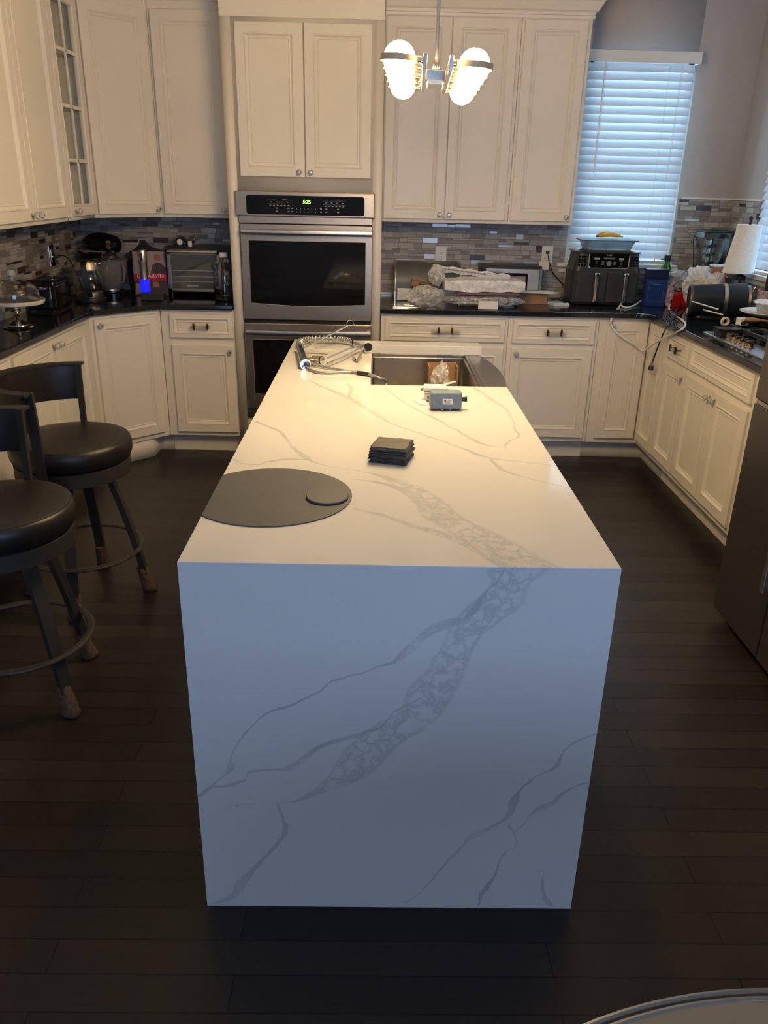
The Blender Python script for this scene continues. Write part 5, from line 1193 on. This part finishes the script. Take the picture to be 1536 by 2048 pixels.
t = thing('banana', 'ripe yellow banana lying on the glass dish', 'banana', (1.395,3.74,z+.061))
g = G(); bp = [(1.335+.135*k/14, 3.735+.012*math.sin(PI*k/14), z+.075+.010*math.sin(PI*k/14)) for k in range(15)]
g.tube(bp, lambda u: .0135*(math.sin(PI*min(max(u*.94+.05,0),1))**.45), k=7, sm=0)
bp = [(1.325+.125*k/14, 3.765+.012*math.sin(PI*k/14), z+.077+.013*math.sin(PI*k/14)) for k in range(15)]
g.tube(bp, lambda u: .0135*(math.sin(PI*min(max(u*.94+.05,0),1))**.45), k=7, sm=0); g.out('peel', 'banana', t, ang=70)
g = G(); g.tube([(1.318,3.75,z+.073),(1.33,3.752,z+.074),(1.338,3.745,z+.075)], .005, k=7); g.cyl((1.469,3.735,z+.075),(1.476,3.735,z+.075),.004,n=7); g.out('stem', 'blackm', t)
# ================================================================ RIGHT CORNER CLUTTER
XX = frame(1.70,3.68,Z0,-8)
t = thing('blue_carton', 'deep blue box with a navy lid standing right of the air fryer', 'box', (1.70,3.68,Z0), math.radians(-8))
g = G(XX); g.box(-.062,-.045,0,.062,.045,.165,.002); g.out('box_body', 'dblue', t)
g = G(XX); g.box(-.064,-.047,.166,.064,.047,.222,.003); g.out('box_lid', 'navy', t)
strokes(XX @ Matrix.Translation((0,-.0456,0)), [(0,.145,.09,.0015),(0,.03,.09,.0015),(-.045,.09,.0015,.115),(.045,.09,.0015,.115),(0,.135,.05,.003)], t, m='mblue')
t = thing('green_bottle', 'green glass bottle with a black cap behind the blue box', 'bottle', (1.815,3.86,Z0))
g = G(); g.lathe([(.001,0),(.046,0),(.048,.006),(.048,.15),(.043,.185),(.026,.225),(.017,.24),(.017,.27),(.001,.27)], (1.815,3.86,Z0), 36); g.out('bottle_body', 'green', t)
g = G(); g.lathe([(.020,.255),(.020,.288),(.001,.289)], (1.815,3.86,Z0), 24); g.out('cap', 'black', t)
XX = frame(1.855,3.70,Z0,6)
t = thing('red_container', 'shiny red lidded container on the counter in front of the green bottle', 'container', (1.855,3.70,Z0), math.radians(6))
g = G(XX); g.loft([rr(-.05,-.04,.05,.04,.012,0),rr(-.055,-.045,.055,.045,.012,.075),rr(-.045,-.035,.045,.035,.02,.088)]); g.out('tub', 'red', t)
g = G(XX); g.torus((.0,0,.094), .018, .005, 24, 8); g.tube([(-.03,-.03,.092),(.0,-.01,.112),(.03,.0,.10)], .003, k=6); g.out('ring_pull', 'greyt', t)
g = lump((1.835,3.735,1.075), (.085,.045,.055), 11, .5, 3, 4); solo(g, 'foil_bag', 'frost', 'small crumpled pale bag behind the red container', 'plastic bag', ang=20)
g = lump((1.785,3.655,.985), (.024,.02,.055), 15, .5, 3, 4); solo(g, 'printed_pouch', 'floral', 'small patterned pouch between the blue box and the red container', 'pouch', ang=20)
def bagsheet(c, sx, sy, sz, seed, amp=.3):
    return lump(c, (sx,sy,sz), seed, amp, 2.4, 5)
g = bagsheet((1.935,3.60,1.055), .085,.065,.115, 21, .32); solo(g, 'grocery_bag', 'bag', 'white plastic grocery bag slumped between the green bottle and the blender', 'plastic bag', ang=22)
g = bagsheet((1.985,3.465,1.03), .06,.05,.11, 27, .32); solo(g, 'carrier_bag', 'bag', 'second white plastic bag, directly behind the fallen dark canister', 'plastic bag', ang=22)
g = G(); g.lathe([(.001,0),(.009,.001),(.013,.006),(.008,.012),(.001,.012)], (1.965,3.30,1.128), 9); solo(g, 'bread_clip', 'red', 'tiny red clip on top of the dark canister', 'clip', ang=15)
XX = frame(1.90,3.82,Z0,-12)
g = G(XX); g.box(-.055,-.03,0,.05,.03,.10,.006); g.box(-.06,-.035,.10,.055,.035,.112,.004); solo(g, 'spice_tin', 'greyt', 'grey tin box behind the white grocery bag, left of the blender', 'tin')
g = G(frame(1.86,3.44,Z0,10)); g.box(-.035,-.018,0,.03,.018,.055,.008,3); solo(g, 'grey_sponge', 'greyt', 'worn grey sponge below the red container', 'sponge')
g = G(frame(1.80,3.30,Z0,30)); g.box(-.02,-.015,0,.03,.02,.045,.008,3) ; solo(g, 'taupe_sponge', 'cream', 'small taupe sponge at the left end of the dark canister', 'sponge')
# blender
bc = (2.055,3.775)
t = thing('blender', 'blender with a clear jar, black lid and black handle in the right corner', 'blender', (*bc,Z0))
g = G(); g.loft([rr(bc[0]-.095,bc[1]-.095,bc[0]+.095,bc[1]+.095,.03,Z0,5),rr(bc[0]-.095,bc[1]-.095,bc[0]+.095,bc[1]+.095,.03,Z0+.07,5),rr(bc[0]-.07,bc[1]-.07,bc[0]+.07,bc[1]+.07,.03,Z0+.17,5),rr(bc[0]-.065,bc[1]-.065,bc[0]+.065,bc[1]+.065,.03,Z0+.185,5)]); g.out('motor_base', 'char', t, ang=40)
g = G(); a, b_ = .062, .082
g.loft([rr(bc[0]-a,bc[1]-a,bc[0]+a,bc[1]+a,.02,Z0+.187,5),rr(bc[0]-b_,bc[1]-b_,bc[0]+b_,bc[1]+b_,.02,Z0+.42,5),rr(bc[0]-b_+.003,bc[1]-b_+.003,bc[0]+b_-.003,bc[1]+b_-.003,.02,Z0+.42,5),rr(bc[0]-a+.003,bc[1]-a+.003,bc[0]+a-.003,bc[1]+a-.003,.02,Z0+.195,5)]); g.out('jar', 'pane', t)
g = G(); b_ = .090; g.loft([rr(bc[0]-b_,bc[1]-b_,bc[0]+b_,bc[1]+b_,.025,Z0+.405,5),rr(bc[0]-b_,bc[1]-b_,bc[0]+b_,bc[1]+b_,.025,Z0+.435,5),rr(bc[0]-b_-.01,bc[1]-b_-.01,bc[0]+b_+.01,bc[1]+b_+.01,.03,Z0+.44,5),rr(bc[0]-b_,bc[1]-b_,bc[0]+b_,bc[1]+b_,.03,Z0+.45,5)]); g.box(bc[0]-.03,bc[1]-.03,Z0+.45,bc[0]+.03,bc[1]+.03,Z0+.456,.004); g.out('jar_lid', 'char', t, ang=40)
g = G(); g.tube([(bc[0]+.02,bc[1]-.085,Z0+.42),(bc[0]+.025,bc[1]-.125,Z0+.40),(bc[0]+.02,bc[1]-.125,Z0+.30),(bc[0]+.01,bc[1]-.075,Z0+.24)], .01, sm=5, sq=(.03,.018)); g.out('handle', 'black', t)
g = G(); g.cyl((bc[0]-.01,bc[1],Z0+.20),(bc[0]-.005,bc[1],Z0+.405),.006,n=10)
for k, z in enumerate((.24,.29,.34)): g.loft([[(bc[0]-.035,bc[1]-.006,Z0+z),(bc[0]+.02,bc[1]-.006,Z0+z+.012),(bc[0]+.02,bc[1]+.006,Z0+z+.014),(bc[0]-.035,bc[1]+.006,Z0+z+.002)],[(bc[0]-.03,bc[1]-.006,Z0+z+.016),(bc[0]+.015,bc[1]-.006,Z0+z+.026),(bc[0]+.015,bc[1]+.006,Z0+z+.028),(bc[0]-.03,bc[1]+.006,Z0+z+.018)]])
g.out('blade_tower', 'black', t)
# paper cup like canister with tan band
t = thing('tan_box', 'white box with a tan upper half in front of the blender', 'box', (2.035,3.585,Z0))
g = G(frame(2.035,3.585,Z0,4)); g.loft([rr(-.045,-.035,.045,.035,.006,0),rr(-.038,-.030,.038,.030,.006,.20)]); g.out('box_lower', 'paper', t)
g = G(frame(2.035,3.585,Z0,4)); g.loft([rr(-.0385,-.0305,.0385,.0305,.006,.175),rr(-.036,-.028,.036,.028,.006,.25)]); g.out('tan_band', 'skin', t)
g = G(frame(2.035,3.585,Z0,4)); g.box(-.040,-.032,.25,.040,.032,.262,.003); g.out('white_lid', 'paper', t)
# paper towels
tc_ = (2.095,3.40)
t = thing('towel_holder', 'black upright paper towel holder at the right end of the counter', 'towel holder', (*tc_,Z0))
g = G(); g.lathe([(.001,0),(.075,0),(.075,.008),(.012,.014),(.010,.02)], (*tc_,Z0), 32); g.out('holder_base', 'black', t)
g = G(); g.cyl((*tc_,Z0+.01),(*tc_,1.445),.007,n=12); g.lathe([(.001,.0),(.03,0),(.03,.02),(.012,.03)], (*tc_,Z0+.195), 20); g.ball((*tc_,1.447),.012,14); g.out('post', 'black', t)
t = thing('paper_towel_roll', 'white paper towel roll with a loose sheet, standing on the black holder', 'paper towels', (*tc_,1.148))
g = G(); g.lathe([(.020,1.148),(.066,1.148),(.069,1.152),(.069,1.41),(.066,1.414),(.020,1.414),(.020,1.148)], (*tc_,0), 48); g.out('roll', 'towel', t)
g = G(); rings = []
for k in range(9):
    z = 1.15+.262*k/8; w = .070+.045*(1-k/8)
    rings.append([(tc_[0]-.069*math.cos(u)-(w-.07)*(1 if u < .6 else max(0,(1.6-u))), tc_[1]-.0705*math.sin(u), z) for u in [0,.2,.4,.6,.8,1.0,1.2,1.4,1.6,1.8]]+[(tc_[0]-.067*math.cos(u)-(w-.07)*(1 if u < .6 else max(0,(1.6-u))), tc_[1]-.069*math.sin(u), z) for u in [1.8,1.6,1.4,1.2,1.0,.8,.6,.4,.2,0]])
g.loft(rings); g.out('loose_sheet', 'towel', t, ang=60)
# dark canister on its side
t = thing('dark_canister', 'dark blue-black metal canister lying on its side with a steel band', 'canister', (1.90,3.22,Z0))
c0 = Vector((1.765,3.27,1.005)); c1 = Vector((2.055,3.20,1.020)); q = (c1-c0).to_track_quat('Z','Y').to_matrix().to_4x4(); L = (c1-c0).length
M['canb'] = mat('canister_enamel', (.018,.024,.036), .33, metal=.2, var=.1)
g = G(); g.lathe([(.001,.004),(.080,.004),(.083,0),(.086,.002),(.092,L),(.089,L+.004),(.001,L+.004)], c0, 56, 0, q); g.out('drum', 'canb', t)
g = G(); g.lathe([(.0865,.0),(.0875,.004),(.0875,.012),(.0870,.016)], c0, 56, 0, q); g.out('end_hoop', 'steel_d', t)
g = G(); g.lathe([(.0895,L*.60),(.0912,L*.60),(.0915,L*.66),(.0900,L*.66)], c0, 56, 0, q); g.out('steel_band', 'steel_h', t)
g = G(); g.lathe([(.080,L+.004),(.083,L+.02),(.06,L+.03),(.001,L+.03)], c0, 40, 0, q); g.out('lid', 'steel', t)
g = G(); g.cyl(c1+Vector((.03,.0,.02)),c1+Vector((.045,.003,.06)),.006,n=10); g.ball(c1+Vector((.046,.003,.065)),.010,14); g.out('lid_knob', 'chrome', t)
# floral crock with two black handles, far right
cc = (2.145,3.10)
t = thing('floral_crock', 'patterned purple utensil crock at the right picture edge', 'crock', (*cc,Z0))
g = G(); g.lathe([(.001,0),(.056,0),(.062,.01),(.066,.16),(.064,.172),(.060,.172),(.060,.01),(.001,.008)], (*cc,Z0), 40); g.out('crock_wall', 'floral', t)
for k, (dx, dy, lb) in enumerate(((-.03,-.01,'black-handled utensil standing in the patterned crock, left one'),(.03,.0,'black-handled utensil standing in the patterned crock, right one'))):
    g = G(); x, y = cc[0]+dx, cc[1]+dy
    g.loft([[(x+w*math.cos(2*PI*j/12), y+w*.6*math.sin(2*PI*j/12), z) for j in range(12)] for w, z in ((.004,Z0+.012),(.004,Z0+.15),(.011,Z0+.18),(.013,Z0+.23),(.009,Z0+.275),(.003,Z0+.285))]); solo(g, 'kitchen_utensil', 'black', lb, 'utensil', 'black handled utensils in the crock')

# ================================================================ COOKTOP
t = thing('gas_cooktop', 'stainless gas cooktop with black grates and five brass-toned knobs', 'cooktop', (1.91,2.36,.9155))
cx0,cx1,cy0,cy1 = 1.650,2.17,1.99,2.725
g = G(); g.loft([rr(cx0,cy0,cx1,cy1,.02,.9155),rr(cx0,cy0,cx1,cy1,.02,.9195),rr(cx0+.006,cy0+.006,cx1-.006,cy1-.006,.02,.922)]); M['ctop'] = mat('cooktop_steel', (.42,.45,.50), .30, metal=.75, var=.04); g.out('steel_deck', 'ctop', t)
g = G(); g.loft([rr(cx0+.125,cy0+.02,cx1-.02,cy1-.02,.03,.9222),rr(cx0+.125,cy0+.02,cx1-.02,cy1-.02,.03,.9245)]); g.out('burner_well', 'blackg', t)
for k in range(5):
    y = 2.505-.057*k; x = 1.699
    g = G(); g.lathe([(.001,0),(.021,0),(.021,.004),(.017,.008),(.016,.02),(.001,.02)], (x,y,.9225), 24)
    g.loft([[(x+a*.019,y-.0045,.9225+z),(x+a*.019,y+.0045,.9225+z)] + [(x+b*.019,y+.0045,.9225+z),(x+b*.019,y-.0045,.9225+z)] for a,b,z in ((-1,1,.018),(-1,1,.026),(-.8,.8,.032))]); g.out('control_knob', 'gold', t)
for (y0_, y1_) in ((2.375,2.705),(2.02,2.355)):
    g = G(); x0_, x1_ = cx0+.135, cx1-.035
    for y in (y0_, y1_): g.box(x0_,y-.007,.945,x1_,y+.007,.963,.002)
    for x in (x0_, x1_): g.box(x-.007,y0_,.945,x+.007,y1_,.963,.002)
    ym_ = (y0_+y1_)/2
    g.box(x0_,ym_-.006,.945,x1_,ym_+.006,.963,.002)
    for x in (x0_+.09,x0_+.18,x0_+.27): g.box(x-.006,y0_,.945,x+.006,y1_,.963,.002)
    for x in (x0_,x1_):
        for y in (y0_,y1_): g.box(x-.009,y-.009,.9245,x+.009,y+.009,.950,.002)
    g.out('pan_grate', 'blackm', t)
for x, y, r in ((1.88,2.60,.04),(2.07,2.60,.03),(1.88,2.12,.035),(2.07,2.12,.045)):
    g = G(); g.lathe([(.001,0),(r+.01,0),(r+.01,.008),(r,.010),(r,.018),(.001,.02)], (x,y,.9245), 28); g.out('burner_cap', 'blackm', t)
# block at the front-left corner with a roll of tape on it
g = G(); g.box(1.660,2.515,.9225,1.745,2.60,.965,.002); g.box(1.650,2.52,.948,1.76,2.60,.967,.002); solo(g, 'wooden_block', 'vinyl', 'small dark block on the near-left corner of the cooktop, under the tape roll', 'block')
g = G(); g.torus((1.712,2.615,.988), .0165, .006, 32, 10, A=Matrix.Rotation(PI/2,4,'X'), sz=1.8); solo(g, 'tape_roll', 'tape', 'beige tape roll standing on the small dark block', 'tape')
g = G(); g.cyl((1.700,2.615,.930),(1.700,2.590,.930),.0,.0) if False else g.lathe([(.001,0),(.012,0),(.012,.016),(.001,.016)], (1.69,2.502,.938), 20, 0, Matrix.Rotation(PI/2,4,'X')); solo(g, 'steel_cap', 'steel_h', 'small round steel cap on the front of the dark block', 'cap')
# skillet, plate, container
g = G(); g.lathe([(.001,.001),(.12,.001),(.150,.03),(.153,.03),(.153,.034),(.147,.034),(.118,.006),(.001,.005)], (2.0,2.70,.9635), 48); g.tube([(1.86,2.66,.99),(1.83,2.645,.985),(1.805,2.63,.978)], .008, k=10); solo(g, 'frying_pan', 'blackm', 'black frying pan on the back grate under the plate', 'pan')
pc = (1.995,2.74,1.000)
g = G(); g.lathe([(.001,0),(.09,0),(.10,.003),(.150,.020),(.153,.023),(.150,.025),(.095,.008),(.001,.006)], pc, 56); solo(g, 'dinner_plate', 'cream', 'cream plate resting on the black frying pan', 'plate')
XX = frame(2.03,2.75,1.009,-6)
t = thing('food_container', 'clear plastic food container with a pinkish lid on the cream plate', 'food container', (2.03,2.75,1.009), math.radians(-6))
g = G(XX); g.loft([rr(-.085,-.06,.085,.06,.02,0),rr(-.098,-.072,.098,.072,.02,.052),rr(-.095,-.069,.095,.069,.02,.052),rr(-.082,-.057,.082,.057,.02,.004)]); g.out('tub', 'frost', t)
M['lidp'] = mat('pale_pink_lid', (.78,.70,.71), .35, var=.04)
g = G(XX); g.loft([rr(-.106,-.08,.106,.08,.025,.052),rr(-.108,-.082,.108,.082,.025,.058),rr(-.09,-.064,.09,.064,.02,.066)]); g.box(-.122,-.02,.052,-.10,.02,.057,.002); g.out('lid', 'lidp', t)
for k, (pa, pb, lb) in enumerate((((1.720,3.102,1.020),(1.840,3.020,0.991),'white chopstick-like rod pointing left from the plate, upper one'),((1.740,2.982,0.994),(1.830,2.927,0.975),'short white rod pointing left from the plate, lower one'))):
    g = G(); pa = Vector(pa); pb = Vector(pb); g.cyl(pa, pb, .0035, .004, n=8); solo(g, 'chopstick', 'whitep', lb, 'stick', 'white rods by the plate')
XX = frame(1.86,2.63,.9955,-20)
g = G(XX); g.loft([[(x, w*math.cos(2*PI*j/14), h*math.sin(2*PI*j/14)) for j in range(14)] for x, w, h in ((-.040,.004,.004),(-.034,.018,.011),(-.01,.024,.013),(.02,.018,.010),(.045,.008,.006),(.12,.006,.005))]); solo(g, 'wooden_spoon', 'wood', 'brown wooden spoon lying across the front of the frying pan', 'spoon')
g = G(); g.loft([rr(1.80,2.645,1.85,2.70,.01,.965),rr(1.80,2.645,1.85,2.70,.01,.998)]); solo(g, 'folded_napkin', 'paper', 'folded white napkin between the tape roll and the plate', 'napkin')

# ================================================================ LIGHT
w = bpy.data.worlds.new('daylight'); bpy.context.scene.world = w; w.use_nodes = True
wb = w.node_tree.nodes['Background']; wb.inputs[0].default_value = (.52,.76,1,1); wb.inputs[1].default_value = 1.7
def area(name, loc, rot, sx, sy, e, col):
    l = bpy.data.lights.new(name, 'AREA'); l.shape = 'RECTANGLE'; l.size = sx; l.size_y = sy; l.energy = e; l.color = col
    o = bpy.data.objects.new(name, l); C.objects.link(o); o.location = loc; o.rotation_euler = rot; return o
area('back_window_daylight', (1.085, YF+.03, 1.525), (math.radians(90),0,0), 2.0, 1.5, 44, (.40,.56,1))
area('left_window_daylight', (XL+.03, -2.6, 1.525), (0,math.radians(-90),0), 1.5, 1.75, 8, (.40,.56,1))
area('sink_window_daylight', (1.54, YB+.35, 1.75), (math.radians(-90),0,0), .8, 1.3, 24, (.50,.76,1))
area('side_window_daylight', (XR+.35, 3.06, 1.75), (0,math.radians(90),0), 1.3, .95, 24, (.50,.76,1))

# ================================================================ CAMERA
cam = bpy.data.cameras.new('camera'); co = bpy.data.objects.new('camera', cam); C.objects.link(co)
yaw, pitch, roll = .0157, .3928, .0218
f = Vector((math.sin(yaw)*math.cos(pitch), math.cos(yaw)*math.cos(pitch), -math.sin(pitch)))
r = Vector((math.cos(yaw), -math.sin(yaw), 0)); u = r.cross(f)
c_, s_ = math.cos(roll), math.sin(roll)
R2 = c_*r+s_*u; U2 = -s_*r+c_*u
co.matrix_world = Matrix(((R2.x,U2.x,-f.x,-.027),(R2.y,U2.y,-f.y,-1.3843),(R2.z,U2.z,-f.z,1.5908),(0,0,0,1)))
cam.sensor_fit = 'HORIZONTAL'; cam.sensor_width = 36; cam.lens = 36*1588.1/1536; cam.clip_start = .02
sc = bpy.context.scene; sc.camera = co
sc.view_settings.view_transform = 'Standard'; sc.view_settings.look = 'None'; sc.view_settings.gamma = 1
sc.view_settings.use_curve_mapping = False; sc.view_settings.exposure = 0.0
sc.cycles.max_bounces = 8; sc.cycles.diffuse_bounces = 4; sc.cycles.glossy_bounces = 4; sc.cycles.transmission_bounces = 8; sc.cycles.transparent_max_bounces = 12
sc.cycles.use_denoising = True; sc.cycles.sample_clamp_indirect = 8; sc.cycles.caustics_reflective = False; sc.cycles.caustics_refractive = False
